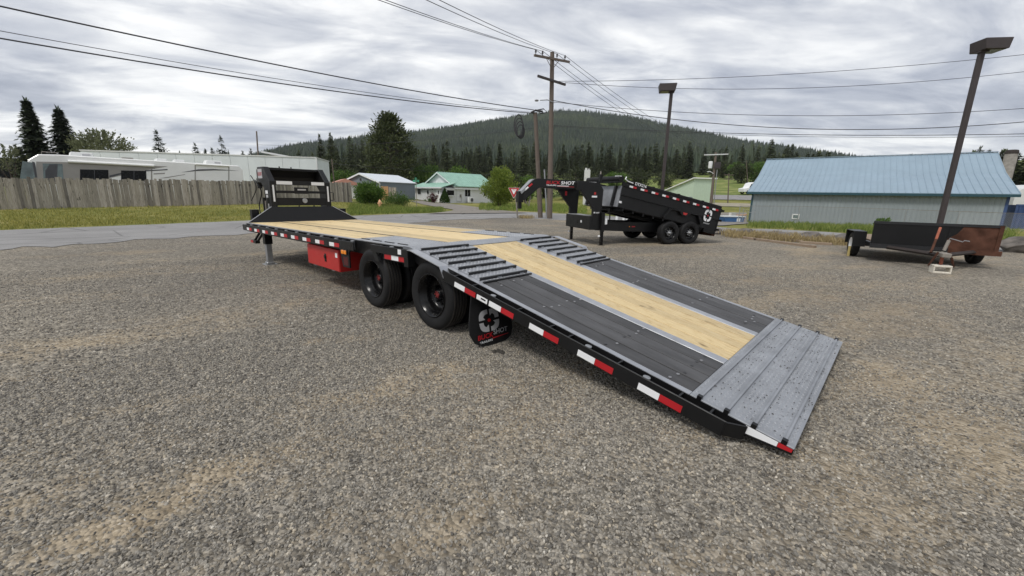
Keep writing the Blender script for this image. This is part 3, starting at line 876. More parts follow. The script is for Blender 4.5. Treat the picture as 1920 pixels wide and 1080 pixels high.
# tool box
tb = MB().box(-2.84, -1.748, -1.20, -.66, .300, .607).build('tool_box', 'red_paint', tr, bevel=.004)
MB().box(-2.83, -1.757, -1.207, -1.2, .308, .60).build('tool_box_door', 'red_paint', tb, bevel=.003)
MB().lathe([(0, -.016), (.026, -.016), (.03, -.008), (.03, 0)], (-2.18, -1.208, .475), 'y', 16).build('latch', 'rim_black', tb, smooth=True)
MB().box(-2.208, -2.152, -1.214, -1.206, .40, .52).build('latch_plate', 'rim_black', tb, bevel=.01)
lb = MB().box(-1.85, -1.785, -1.2105, -1.207, .50, .565).build('label_plate', 'white_tape', tb)
for s in (-2.62, -1.98): MB().box(s, s + .08, -1.212, -1.19, .296, .302).build('hinge', 'galvanised', tb)
# landing legs
for sgn in (1, -1):
    lg = MB().box(-5.01, -4.91, -sgn * 1.13 - .05, -sgn * 1.13 + .05, .03, .50).build('landing_leg', 'galvanised', tr, bevel=.008)
    D().box(-5.025, -4.895, sgn * 1.13 - .065, sgn * 1.13 + .065, -.36, -.10).build('leg_sleeve', 'black_paint', lg)
    MB().box(-5.07, -4.85, -sgn * 1.13 - .11, -sgn * 1.13 + .11, -.004, .012).build('foot_plate', 'galvanised', lg, bevel=.004)
    MB().box(-5.04, -4.88, -sgn * 1.13 - .07, -sgn * 1.13 + .07, .012, .05).build('foot_cup', 'galvanised', lg, bevel=.01)
# folding step arm with red tape
st = MB()
a = lambda s, t, z: (s, -t, z)
st.tube([a(-5.25, 1.15, .62), a(-5.5, 1.2, .42)], .022, 8).tube([a(-5.1, 1.15, .60), a(-5.36, 1.2, .40)], .022, 8)
arm = st.build('step_arm', 'black_paint', tr)
MB().box(-5.62, -5.32, -1.24, -1.16, .375, .43).build('step_bar', 'black_paint', arm, bevel=.005)
MB().box(-5.62, -5.47, -1.2425, -1.24, .38, .425).build('step_tape', 'red_tape', arm)
MB().box(-5.622, -5.62, -1.235, -1.165, .38, .425).build('step_tape', 'red_tape', arm)
# sloped headboard
z0, z1 = HF + .004, 1.062
hb = MB(); q = []
for t, z, s in ((1.17, z0, -5.885), (-1.17, z0, -5.885), (-.66, z1, -6.06), (.66, z1, -6.06)):
    q += [(s, -t, z), (s - .012, -t, z)]
hb.add(q, [(0, 2, 4, 6), (1, 7, 5, 3), (0, 1, 3, 2), (2, 3, 5, 4), (4, 5, 7, 6), (6, 7, 1, 0)])
hb.build('headboard', 'black_paint', tr)
for sgn in (1, -1):
    MB().tube([(-5.885, -sgn * 1.175, z0 + .005), (-6.06, -sgn * .665, z1)], .008, 6).build('headboard_edge', 'edge_steel', tr)
    MB().box(-6.30, -6.16, -sgn * .95 - .07, -sgn * .95 + .07, .60, 1.0).build('tie_post', 'black_paint', tr)
# gooseneck: two side beams with sloped shoulders
neck = [(-6.08, .66), (-6.08, 1.60), (-6.42, 1.905), (-6.80, 1.905), (-6.80, 1.60), (-6.62, 1.56), (-6.42, 1.40), (-6.42, .66)]
for sgn in (1, -1):
    nk = MB().prism(neck, (0, -sgn * .53, 0), (1, 0, 0), (0, 0, 1), (0, 1, 0), 0, -sgn * .115).build('neck_beam', 'charcoal_paint', tr, bevel=.004)
    na_ = Vector((-6.79, -sgn * .585, 0)); nx_ = (Vector((-8.40, -sgn * .16, 0)) - na_); nl_ = nx_.length; nx_.normalize()
    MB().prism([(0, 1.60), (0, 1.90), (nl_ - .1, 1.90), (nl_ + .1, 1.72), (nl_ + .1, 1.45), (nl_ - .1, 1.60)], na_, nx_, (0, 0, 1), Vector((-nx_.y, nx_.x, 0)), -.05, .05).build('neck_arm', 'charcoal_paint', tr, bevel=.004)
    MB().box(-6.0795, -6.077, -sgn * .565, -sgn * .600, 1.17, 1.52).build('reflective_tape', 'white_tape', nk)
    MB().box(-6.075, -6.06, -sgn * .54, -sgn * .63, .80, 1.06).build('shoulder_plate', 'black_paint', nk)
    g = [(-6.24, 1.22), (-6.12, 1.22), (-6.12, 1.55), (-6.24, 1.55)]
    if sgn > 0:
        # decals on the outer face
        for (x0, x1, za, zb, m) in ((-6.40, -6.25, 1.33, 1.40, 'white_tape'), (-6.38, -6.25, 1.25, 1.31, 'decal_grey'), (-6.30, -6.25, .92, 1.12, 'white_tape'), (-6.30, -6.25, .82, .92, 'red_tape'), (-6.78, -6.50, 1.66, 1.86, 'decal_grey')):
            MB().box(x0, x1, -.6475, -.645, za, zb).build('decal', m, nk)
        text(nk, 'BUCKSHOT', .10, (-6.77, -.648, 1.72), (1, 0, 0), (0, 0, 1), 'red_tape', .26)
        h = [(-6.6 + .18 * math.sin(k * .5), -.72 - .05 * math.cos(k * .4), 1.62 - k * .055) for k in range(14)]
        MB().tube(h, .012, 6).build('air_hose', 'rubber', nk, smooth=True)
        h = [(-6.9 + .3 * math.sin(k * .33), -.76, 1.72 - k * .05) for k in range(12)]
        MB().tube(h, .010, 6).build('air_hose', 'rubber', nk, smooth=True)
        MB().tube([(-6.35, -.70, .75), (-6.35, -.70, 1.25)], .035, 10).build('hand_valve', 'black_paint', nk, smooth=True)
        MB().tube([(-6.3, -.70, .95), (-6.28, -.70, 1.18)], .014, 6).build('safety_chain', 'post_grey', nk)
    else:
        MB().tube([(-6.10, .655, 1.2), (-6.10, .72, 1.2), (-6.10, .72, 1.38), (-6.10, .655, 1.38)], .009, 6).build('grab_handle', 'black_paint', nk)
MB().box(-6.14, -6.085, -.53, .53, 1.525, 1.615).build('neck_crossbar', 'charcoal_paint', tr, bevel=.003)
for y0, y1 in ((-.51, -.19), (.22, .51)):
    MB().box(-6.085, -6.0825, y0, y1, 1.535, 1.605).build('reflective_tape', 'white_tape', tr)
MB().box(-6.14, -6.09, -.53, .53, 1.35, 1.405).build('neck_crossbar', 'black_paint', tr, bevel=.003)
pl = MB().box(-6.09, -6.082, -.16, .14, 1.34, 1.48).build('plate_holder', 'black_paint', tr, bevel=.003)
MB().box(-6.082, -6.079, -.09, .09, 1.415, 1.445).build('plate_label', 'decal_grey', pl)
MB().box(-6.12, -6.085, -.53, .53, 1.085, 1.25).build('neck_plate', 'black_paint', tr, bevel=.003)
MB().lathe([(0, .012), (.05, .012), (.058, 0), (.06, -.03)], (-6.083, .05, 1.19), 'x', 18).build('work_lamp', 'galvanised', tr, smooth=True)
MB().box(-6.46, -6.41, -.53, .53, 1.845, 1.895).build('neck_crossbar', 'charcoal_paint', tr, bevel=.004)
nb = MB(); nb.prism([(-6.47, 1.88), (-6.79, 1.88), (-6.79, 1.60), (-6.75, 1.60), (-6.62, 1.70)], (0, -.53, 0), (1, 0, 0), (0, 0, 1), (0, 1, 0), .001, 1.059)
nb.build('neck_tray', 'black_paint', tr)
for y in (-.25, .0): MB().tube([(-6.6, y, 1.88), (-6.6, y, 1.935)], .014, 8).build('stud', 'black_paint', tr)
MB().box(-8.5, -8.38, -.2, .2, 1.5, 1.7).build('coupler_beam', 'black_paint', tr)
MB().tube([(-8.44, 0, 1.7), (-8.44, 0, .95)], .06, 12).build('coupler', 'black_paint', tr, smooth=True)
for y in (.28, -.05): MB().prism([(-6.4, .8), (-6.2, .8), (-6.2, 1.1)], (0, y, 0), (1, 0, 0), (0, 0, 1), (0, 1, 0), 0, .02).build('neck_gusset', 'black_paint', tr)

# ================================================================ DUMP TRAILER
dt = empty('dump_trailer', (4.825, 13.87, 0), R(18.5), label='black gooseneck dump trailer with its tipper bed raised at the front, beyond the flatbed', cat='trailer')
# frame rails
for y in (-.55, .55):
    MB().prism([(-2.68, .42), (-2.68, .69), (1.25, .60), (1.25, .42), (-.4, .34), (-1.5, .37)], (0, y, 0), (1, 0, 0), (0, 0, 1), (0, 1, 0), -.04, .04).build('frame_rail', 'charcoal_paint', dt, bevel=.004)
for x in (-2.3, -1.5, -.7, .1, .9): MB().box(x, x + .08, -.5, .5, .45, .55).build('cross_member', 'black_paint', dt)
m_ = MB().box(-1.55, -1.30, -.5915, -.590, .50, .545).build('frame_label', 'black_paint', dt)
MB().box(-1.42, -1.30, -.593, -.5915, .505, .54).build('frame_label', 'red_tape', dt)
MB().lathe([(0, -.002), (.018, -.002), (.018, 0)], (-1.5, -.592, .522), 'y', 10).build('frame_label', 'amber', dt)
# wheels
dty = MB().lathe([(.205, -.095), (.23, -.108), (.29, -.112), (.325, -.106), (.345, -.092), (.352, -.06), (.347, -.055), (.347, -.045), (.353, -.04), (.353, -.006), (.347, -.003), (.347, .003), (.353, .006), (.353, .04), (.347, .045), (.347, .055), (.352, .06), (.345, .092), (.325, .106), (.29, .112), (.23, .108), (.205, .095)], (0, 0, 0), 'y', 40).mesh('tyre', 'rubber', True)
drm = MB().lathe([(.207, -.098), (.212, -.104), (.198, -.10), (.19, -.06), (.182, -.01), (.12, -.012), (.09, -.03), (.085, -.05), (0, -.05)], (0, 0, 0), 'y', 32).mesh('rim', 'rim_black', True)
dhm = MB().lathe([(0, -.115), (.035, -.115), (.045, -.10), (.05, -.05), (.06, -.048)], (0, 0, 0), 'y', 16)
for k in range(8):
    a = k * math.pi / 4; dhm.tube([(.082 * math.cos(a), -.03, .082 * math.sin(a)), (.082 * math.cos(a), -.085, .082 * math.sin(a))], .013, 6)
dhub = dhm.mesh('hub', 'galvanised', True)
for x in (-.335, .425):
    for sg in (-1, 1):
        w = empty('wheel', (x, sg * .94, .352), 0 if sg < 0 else math.pi, dt)
        for nm, me in (('tyre', dty), ('rim', drm), ('hub', dhub)): link(nm, me, w)
    MB().tube([(x, -.9, .352), (x, .9, .352)], .05, 10).build('axle', 'black_paint', dt, smooth=True)
# tipper bed, tilted about its rear hinge
BA = R(11.3)
bc, bs = math.cos(BA), math.sin(BA)
def bed(x, y, z):          # x rearwards from bed front, z up from bed floor
    X = x - 3.73
    return (1.42 + X * bc + z * bs, y, .40 - X * bs + z * bc)
def B_(): return MB(bed)
BL, BH, FOLD = 3.73, .715, .35
for sg in (-1, 1):
    B_().prism([(0, FOLD), (BL, FOLD), (BL, BH), (0, BH)], (0, sg * .985, 0), (1, 0, 0), (0, 0, 1), (0, 1, 0), 0, sg * .03).build('bed_side', 'charcoal_paint', dt, bevel=.003)
    B_().prism([(.0, .0), (BL, 0), (BL, FOLD - .006), (0, FOLD - .006)], (0, sg * .955, 0), (1, 0, 0), (0, 0, 1), (0, 1, 0), 0, sg * .03).build('bed_side_lower', 'charcoal_paint', dt)
    B_().box(-.02, BL + .02, sg * .97, sg * 1.045, BH - .11, BH + .002).build('top_rail', 'black_paint', dt, bevel=.004)
    B_().box(.1, BL - .02, sg * .99, sg * 1.055, BH + .004, BH + .075).build('tarp_rail', 'black_paint', dt, bevel=.008)
    for i in range(9):
        x = .20 + i * .395
        B_().box(x, x + .125, sg * 1.045, sg * 1.0475, BH - .105, BH - .05).build('reflective_tape', 'white_tape', dt)
        B_().box(x + .127, x + .245, sg * 1.045, sg * 1.0475, BH - .105, BH - .05).build('reflective_tape', 'red_tape', dt)
    for x in (1.0, 1.95, 2.9): B_().box(x, x + .05, sg * .98, sg * 1.062, BH + .0, BH + .09).build('rail_clamp', 'black_paint', dt)
    # wheel fenders carried by the bed
    fx = [(1.60, .02), (1.79, .33), (2.88, .36), (3.05, .10)]
    q = []
    for i, (x, z) in enumerate(fx):
        for y in (sg * .86, sg * 1.075):
            for e in (0, -.03): q.append((x + (.022 if i > 1 else -.0), y, z + e) if e == 0 else (x + (-.01 if i > 1 else .03), y, z + e))
    fs = []
    for i in range(3):
        a, b = i * 4, i * 4 + 4
        fs += [(a, b, b + 2, a + 2), (a + 1, a + 3, b + 3, b + 1), (a, a + 1, b + 1, b), (a + 2, b + 2, b + 3, a + 3)]
    fs += [(0, 2, 3, 1), (12, 13, 15, 14)]
    fb = B_(); fb.add(q, fs); fb.build('wheel_fender', 'charcoal_paint', dt)
    B_().prism([(2.12, .325), (2.60, .335), (2.48, .22), (2.24, .22)], (0, sg * 1.06, 0), (1, 0, 0), (0, 0, 1), (0, 1, 0), 0, sg * .012).build('fender_gusset', 'black_paint', dt)
    B_().prism([(2.27, .305), (2.45, .31), (2.40, .24), (2.30, .24)], (0, sg * 1.0725, 0), (1, 0, 0), (0, 0, 1), (0, 1, 0), 0, sg * .003).build('fender_emblem', 'red_paint', dt)
B_().box(0, BL, -.955, .955, -.02, .02).build('bed_floor', 'black_paint', dt)
for y in (-.42, .42): B_().box(.1, BL - .1, y - .05, y + .05, -.16, -.021).build('bed_beam', 'black_paint', dt)
for i in range(10): B_().box(.2 + i * .37, .26 + i * .37, -.95, .95, -.09, -.022).build('bed_cross_member', 'black_paint', dt)
B_().prism([(-.02, .0), (-.02, BH - .11), (.02, BH - .11), (.02, 0)], (0, -.985, 0), (1, 0, 0), (0, 0, 1), (0, 1, 0), 0, 1.97).build('bed_front', 'grey_plate', dt)
B_().box(-.10, -.021, -.8, -.72, .0, BH - .12).build('front_post', 'charcoal_paint', dt)
B_().box(-.10, -.021, .72, .8, .0, BH - .12).build('front_post', 'charcoal_paint', dt)
MB().tube([(-2.16, -.99, 1.925), (-2.16, .99, 1.925)], .085, 14).build('tarp_roll', 'rubber', dt, smooth=True)
MB().box(-2.28, -2.05, -1.0, 1.0, 1.815, 1.86).build('tarp_tray', 'black_paint', dt)
MB().tube([(-2.2, -1.03, 1.99), (-2.2, -.7, 2.0)], .012, 6).build('tarp_crank', 'white_tape', dt)
MB().tube([(-2.05, -1.06, 1.97), (-2.09, -1.075, 1.91), (-2.0, -1.075, 1.85), (-1.82, -1.07, 1.80)], .016, 8).build('tarp_arm', 'white_tape', dt, smooth=True)
tg = B_().box(BL + .005, BL + .055, -1.0, 1.0, -.02, BH).build('tailgate', 'black_paint', dt, bevel=.004)
for z in (.05, .35, .66): B_().box(BL + .05, BL + .11, -1.06, -.96, z - .03, z + .03).build('gate_latch', 'black_paint', tg)
B_().box(BL - .45, BL + .02, -1.02, -.955, -.11, -.0).build('gate_hook', 'black_paint', tg)
B_().box(BL + .01, BL + .14, -.9, .9, -.16, -.03).build('spreader_lip', 'rust', tg)
crosshair(dt, bed(3.28, -1.0185, .405), Vector(bed(1, 0, 0)) - Vector(bed(0, 0, 0)), Vector(bed(0, 0, 1)) - Vector(bed(0, 0, 0)), .185, 'white_tape', 'red_tape', .80)
bx, bz = Vector(bed(1, 0, 0)) - Vector(bed(0, 0, 0)), Vector(bed(0, 0, 1)) - Vector(bed(0, 0, 0))
text(dt, 'DTX216', .115, bed(.36, -1.058, BH - .005), bx, bz, 'white_tape', .40)
text(dt, 'BUCKSHOT', .05, bed(3.22, -.987, .15), bx, bz, 'white_tape', .24)
lb = B_().box(.02, .11, -.9875, -.985, .12, .18).build('side_label', 'white_tape', dt)
# gooseneck of the dump trailer
for sg in (-1, 1):
    y = sg * .76
    up = MB().prism([(-2.66, .46), (-2.62, 1.60), (-2.76, 1.80), (-3.45, 1.82), (-3.45, 1.585), (-3.36, 1.585), (-2.92, 1.06), (-2.92, .46)], (0, y, 0), (1, 0, 0), (0, 0, 1), (0, 1, 0), -.05, .05).build('neck_upright', 'charcoal_paint', dt, bevel=.004)
    A, Bp = Vector((-2.78, y, 0)), Vector((-4.55, sg * .16, 0))
    ax = (Bp - A).normalized(); ln = (Bp - A).length
    nrm = Vector((ax.y, -ax.x, 0)) * (1 if sg < 0 else -1)
    if nrm.y * sg < 0: nrm = -nrm
    nb = MB().prism([(.02, 1.825), (ln - .12, 1.885), (ln - .02, 1.86), (ln + .40, 1.48), (ln + .40, 1.26), (ln + .25, 1.26), (ln - .16, 1.62), (ln - .3, 1.64), (.02, 1.595)], A, ax, (0, 0, 1), nrm, -.04, .052).build('neck_beam', 'charcoal_paint', dt, bevel=.004)
    if sg < 0:
        def np_(d, z): return A + ax * d + Vector((0, 0, z)) + nrm * .0535
        lx = -ax; e = ln
        text(nb, 'BUCK', .125, np_(1.50, 1.735), lx, (0, 0, 1), 'red_tape', .40, shear=.12)
        text(nb, 'SHOT', .125, np_(1.08, 1.730), lx, (0, 0, 1), 'white_tape', .40, shear=.12)
        text(nb, 'TRAILERS', .05, np_(1.50, 1.685), lx, (0, 0, 1), 'white_tape', .29)
        MB().prism([(1.19, 1.695), (.84, 1.695), (.86, 1.675), (1.19, 1.68)], A, ax, (0, 0, 1), nrm, .053, .056).build('neck_stripe', 'white_tape', nb)
        MB().prism([(1.19, 1.672), (.70, 1.655), (.70, 1.668), (1.19, 1.68)], A, ax, (0, 0, 1), nrm, .053, .0555).build('neck_stripe', 'red_tape', nb)
        for d0, m in ((.60, 'white_tape'), (.465, 'red_tape'), (.325, 'white_tape'), (.185, 'red_tape')):
            MB().prism([(d0, 1.70), (d0 - .13, 1.70), (d0 - .13, 1.745), (d0, 1.745)], A, ax, (0, 0, 1), nrm, .053, .0555).build('reflective_tape', m, nb)
        MB().prism([(.33, 1.765), (.06, 1.76), (.06, 1.81), (.33, 1.815)], A, ax, (0, 0, 1), nrm, .053, .0555).build('decal', 'white_tape', nb)
        for k, m in ((0, 'white_tape'), (1, 'red_tape')):
            d0 = ln + .18 - k * .11; z_ = 1.535 + k * .095
            MB().prism([(d0 + .05, z_), (d0 - .05, z_ + .09), (d0 - .015, z_ + .125), (d0 + .085, z_ + .035)], A, ax, (0, 0, 1), nrm, .053, .0555).build('reflective_tape', m, nb)
        MB().box(-2.99, -2.82, y - .0535, y - .05, 1.38, 1.43).build('decal', 'white_tape', up)
        MB().box(-2.92, -2.86, y - .0535, y - .05, 1.46, 1.53).build('decal', 'red_paint', up)
        text(up, 'NEED', .05, (-2.84, y - .0505, .93), (1, 0, 0), (0, 0, 1), 'white_tape', .13)
        MB().box(-2.90, -2.86, y - .0535, y - .05, .93, .97).build('decal', 'white_tape', up)
    else:
        MB().box(-3.12, -3.05, y - .0535, y - .05, 1.42, 1.56).build('decal', 'red_tape', up)
hd = MB()
hd.prism([(-4.50, 1.87), (-4.58, 1.845), (-4.93, 1.50), (-4.90, 1.44), (-4.55, 1.78)], (0, -.14, 0), (1, 0, 0), (0, 0, 1), (0, 1, 0), 0, .28)
hd.build('neck_nose', 'galvanised', dt)
cp = MB().box(-4.98, -4.83, -.12, .12, 1.2, 1.52).box(-4.955, -4.855, -.055, .055, 1.02, 1.25).build('coupler', 'black_paint', dt, bevel=.006)
for k in range(3): MB().tube([(-4.8, -.1 + k * .05, 1.38), (-4.74, -.12 + k * .06, 1.18), (-4.66, -.12, 1.1 + .06 * k), (-4.6, -.12, 1.40)], .012, 6).build('safety_chain', 'post_grey', dt)
MB().box(-3.0, -2.66, -.80, .80, .45, .845).build('front_box', 'charcoal_paint', dt, bevel=.006)
MB().box(-2.995, -2.70, -.70, .70, .846, .862).build('box_lid', 'edge_steel', dt)
MB().box(-3.004, -3.0, -.30, -.22, .63, .70).build('box_label', 'white_tape', dt)
MB().box(-3.004, -3.0, -.06, .0, .60, .68).build('box_latch', 'rim_black', dt)
MB().box(-2.86, -2.72, -.70, .70, 1.62, 1.70).build('neck_crossbar', 'black_paint', dt)
for sg in (-1, 1):
    x = -2.62 if sg < 0 else -2.75
    jk = MB().box(x - .05, x + .05, sg * .86 - .05, sg * .86 + .05, .40, .96).build('jack', 'black_paint', dt, bevel=.004)
    MB().box(x - .038, x + .038, sg * .86 - .038, sg * .86 + .038, .01, .42).build('jack_leg', 'rim_black', jk)
    MB().box(x - .09, x + .09, sg * .86 - .08, sg * .86 + .08, -.003, .012).build('jack_foot', 'black_paint', jk)
    MB().lathe([(0, -.02), (.028, -.02), (.03, .02), (0, .02)], (x - .10, sg * .86 - .02, .27), 'x', 10).build('jack_pin', 'white_tape', jk)
    MB().box(x - .09, x - .03, sg * .86 - .012, sg * .86 + .012, .26, .28).build('jack_pin', 'galvanised', jk)
MB().box(-2.56, -2.50, -.93, -.88, .62, .78).build('battery_label', 'white_tape', dt)
MB().tube([(-2.5, -.88, .95), (-2.40, -.88, .93), (-2.38, -.86, .72)], .02, 8).build('hydraulic_hose', 'rubber', dt, smooth=True)
MB().box(-2.77, -2.70, -.84, -.74, 1.80, 2.03).build('neck_post', 'black_paint', dt)
MB().tube([(-2.70, -.70, 1.84), (-2.66, -.66, 2.12)], .02, 6).build('neck_valve', 'post_grey', dt)

# ================================================================ UTILITY TRAILER
_A, _B = on_ground(1607, 480), on_ground(1815, 494)
um = (_A + _B) / 2
uang = math.atan2((_B - _A).y, (_B - _A).x)
ut = empty('utility_trailer', (um.x, um.y, 0), uang, label='low flat utility trailer with a half black half rusty front board and chained tongue', cat='trailer')
# local: x to the right along axle, y away from camera; front is -y
MB().box(-1.07, .25, -1.03, -.985, .335, .955).build('front_board', 'black_paint', ut, bevel=.003)
MB().prism([(.251, .335), (1.09, .30), (1.09, .945), (.50, .953), (.40, .75), (.251, .62)], (0, -1.03, 0), (1, 0, 0), (0, 0, 1), (0, 1, 0), 0, .045).build('front_board', 'rust', ut, bevel=.003)
MB().prism([(.251, .621), (.399, .751), (.499, .954), (.251, .955)], (0, -1.03, 0), (1, 0, 0), (0, 0, 1), (0, 1, 0), .0, .045).build('front_board', 'black_paint', ut)
MB().box(-1.09, 1.10, -1.045, -1.031, .905, .965).build('board_top_angle', 'bar_dark', ut)
MB().box(1.03, 1.10, -1.048, -1.031, .30, .95).build('board_side_angle', 'rust', ut)
MB().box(-1.08, .3, -1.05, -1.031, .33, .43).build('board_foot', 'bar_dark', ut)
MB().box(.3, 1.16, -1.052, -1.031, .30, .41).build('board_foot', 'rust', ut)
for y0, y1 in ((-1.0, -.93), (1.9, 1.97)): MB().box(-1.0, 1.0, y0, y1, .34, .44).build('end_beam', 'bar_dark', ut)
for x0 in (-1.02, .95): MB().box(x0, x0 + .07, -.985, 1.95, .34, .44).build('side_beam', 'bar_dark', ut)
for i in range(10):
    w = 1.9 / 10; MB().box(-.945 + i * w, -.945 + (i + 1) * w - .008, -.98, 1.94, .44, .475).build('plank', 'old_plank', ut)
uty = MB().lathe([(.17, -.07), (.20, -.085), (.27, -.088), (.30, -.075), (.312, -.05), (.312, .05), (.30, .075), (.27, .088), (.20, .085), (.17, .07)], (0, 0, 0), 'x', 32).mesh('tyre', 'rubber', True)
urm = MB().lathe([(.172, -.072), (.176, -.08), (.16, -.07), (.15, -.02), (0, -.01)], (0, 0, 0), 'x', 24).mesh('rim', 'white_paint', True)
for x in (-1.17, 1.13):
    w = empty('wheel', (x, .02, .312), 0 if x < 0 else math.pi, ut); link('tyre', uty, w); link('rim', urm, w)
MB().tube([(-1.1, .02, .312), (1.1, .02, .312)], .035, 8).build('axle', 'rust', ut)
for sg in (-1, 1):
    fe = MB()
    x0, x1 = sg * 1.035, sg * 1.30
    fe.box(x0, x1, -.42, -.40, .29, .665).box(x0, x1, -.42, .44, .66, .675).box(x0, x1, .42, .44, .32, .665)
    fe.build('fender', 'charcoal_paint', ut)
MB().box(-1.30, -1.25, -.15, -.10, .0, .26).build('wheel_chock', 'chock_yellow', ut)
for sg in (-1, 1):
    MB().tube([(sg * .75, -1.0, .36), (-.17, -2.28, .36)], .045, 4).build('tongue_bar', 'brown_dark', ut)
MB().box(-.24, -.10, -2.50, -2.2, .335, .42).build('coupler', 'post_grey', ut, bevel=.01)
jk = MB().tube([(-.12, -2.1, .36), (-.055, -2.06, .66)], .030, 10).build('tongue_jack', 'post_grey', ut, smooth=True)
MB().tube([(-.055, -2.06, .66), (-.05, -2.06, .70), (.05, -2.08, .67), (.14, -2.1, .64), (.16, -2.1, .67), (.24, -2.1, .66)], .009, 6).build('crank', 'galvanised', jk)
MB().tube([(-.17, -2.3, .17), (-.17, -2.3, .36)], .03, 8).build('jack_foot', 'orange_rust', jk)
MB().tube([(-.33, -2.2, .40), (-.22, -1.95, .66)], .022, 8).build('stand_pipe', 'rust', ut)
MB().tube([(-.22, -1.95, .66), (-.15, -1.80, .90)], .024, 8).build('stand_pipe', 'orange_rust', ut)
for sg in (-1, 1):
    pts = [(-.17 + sg * (.10 + .09 * math.sin(k / 9 * math.pi)), -2.36 + .05 * k / 9, .40 - .26 * math.sin(k / 9 * math.pi)) for k in range(10)]
    ch = MB()
    for i in range(9):
        p, q = Vector(pts[i]), Vector(pts[i + 1]); d = (q - p) * .75; c = (p + q) / 2
        s_ = Vector((.02, 0, .01)) if i % 2 else Vector((0, .02, .01))
        ch.tube([c - d - s_ * .5, c - d + s_ * .5, c + d + s_ * .5, c + d - s_ * .5, c - d - s_ * .5], .007, 5, False)
    ch.build('safety_chain', 'rust', ut)
MB().tube([(-.35, -2.15, .36), (-.3, -2.2, .44), (-.2, -2.25, .46), (-.1, -2.2, .43)], .012, 6).build('cable', 'rubber', ut)
# block under the tongue jack
cb = MB()
W, Hh, Dp, w_ = .20, .165, .10, .038
cb.box(-W, W - .0, -Dp, Dp, 0, w_).box(-W, W, -Dp, Dp, Hh - w_, Hh).box(-W, -W + w_, -Dp, Dp, w_, Hh - w_).box(W - w_, W, -Dp, Dp, w_, Hh - w_)
cbo = cb.build('concrete_block', 'block_white', None, bevel=.008, label='pale concrete block lying on edge under the tongue of the utility trailer', cat='block')
cbo.location = (um.x, um.y, 0); M_ = Matrix.Rotation(uang, 4, 'Z') @ Vector((-.17, -2.34, 0)); cbo.location = (um.x + M_.x, um.y + M_.y, 0); cbo.rotation_euler = (0, 0, uang + R(4)); cbo.scale = (.72, 1, 1.02)

# ================================================================ LAMP POSTS
def lamp_post(x, y, h, rz, rp, label, lean=(0, 0)):
    o = empty('lamp_post', (x, y, zt(x, y)), rz, label=label, cat='lamp post', group='parking lot lamp posts')
    MB().prism([(-.065, -.05), (-.05, -.065), (.05, -.065), (.065, -.05), (.065, .05), (.05, .065), (-.05, .065), (-.065, .05)], (0, 0, -.05), (1, 0, 0), (0, 1, 0), (0, 0, 1), 0, h - .2).build('pole', 'lamp_bronze', o)
    hd = MB(); hd.prism([(-.12, .0), (.48, 0), (.53, .29), (-.17, .29)], (0, -.27, h - .25), (1, 0, 0), (0, 0, 1), (0, 1, 0), 0, .54)
    hd.build('lamp_head', 'lamp_bronze', o, bevel=.008)
    MB().box(.08, .44, -.20, .20, h - .262, h - .245).build('lens', 'lamp_lens', o)
    MB().box(-.11, .11, -.11, .11, h - .29, h - .24).build('collar', 'lamp_bronze', o)
    MB().box(-.17, .17, -.17, .17, -.03, .04).build('base_plate', 'lamp_bronze', o)
    return o
p = at_y(1757, 440, 13.6); lamp_post(p.x, 13.6, 6.1, R(-8), 0, 'brown square lamp post with boxy head rising behind the rusty utility trailer')
p = at_y(1239, 380, 18.9); lamp_post(p.x, 18.9, 6.05, R(180 - 12), 0, 'brown square lamp post with boxy head rising behind the dump trailer')

# ================================================================ UTILITY POLES
def wood_pole(name, base, top, r0, r1, label, parts=None):
    o = empty(name, base, label=label, cat='utility pole')
    d = Vector(top) - Vector(base)
    MB().tube([Vector((0, 0, -.1)), d * .25, d * .5, d * .75, d], [r0, r0 * .93 + r1 * .07, (r0 + r1) / 2, r0 * .2 + r1 * .8, r1], 14).build('pole', 'pole_wood', o, smooth=True)
    return o, d
pb = on_ground(1030.5, 410); PY = pb.y
pt = at_y(1035.5, 98, PY)
up1, d1 = wood_pole('utility_pole', pb, pt, .17, .12, 'tall wooden utility pole with two crossarms standing at the road edge near the yield sign')
# crossarms turned in plan so the right end is farther away
ca = Vector((.80, .60, 0)).normalized()
def arm(o, c, half, name='crossarm', th=.055, dy=ca, m='pole_wood', tilt=0):
    a = dy
    n = Vector((-a.y, a.x, 0))
    MB().prism([(-half, -th), (half, -th), (half, th), (-half, th)], c, a + Vector((0, 0, tilt)), (0, 0, 1), n, -.05, .05).build(name, m, o)
topz = d1.z
arm(up1, Vector((d1.x * .97, d1.y * .97 - .0, topz - .40)) - Vector((0, .2, 0)), 1.35, tilt=.06)
arm(up1, Vector((d1.x * .9, d1.y * .9, topz - 1.55)) - Vector((0, .2, 0)), 1.0, th=.06, dy=Vector((.85, .52, 0)).normalized(), m='lamp_bronze', tilt=-.09)
INS = []
for k in (-1.25, -.75, .35, .98):
    c = Vector((d1.x * .97, d1.y * .97 - .2, topz - .40)) + ca * k + Vector((0, 0, .06 * k + .055))
    MB().lathe([(.02, 0), (.02, .10), (.055, .11), (.06, .15), (.03, .17), (.05, .20), (.045, .25), (0, .26)], c, 'z', 10).build('insulator', 'insulator', up1, smooth=True)
    INS.append(Vector(pb) + c + Vector((0, 0, .24)))
for k in (-.5, .5):
    c = Vector((d1.x * .97, d1.y * .97 - .2, topz - .42))
    MB().tube([c + ca * k, Vector((d1.x * .93, d1.y * .93 - .14, topz - .95))], .018, 6).build('arm_brace', 'pole_wood', up1)
lz = at_y(1037, 193, PY).z - pb.z
sl = MB().tube([(0, -.1, lz), (-.4, -.2, lz + .12), (-.85, -.25, lz + .08)], .028, 8).build('street_lamp_arm', 'galvanised', up1, smooth=True)
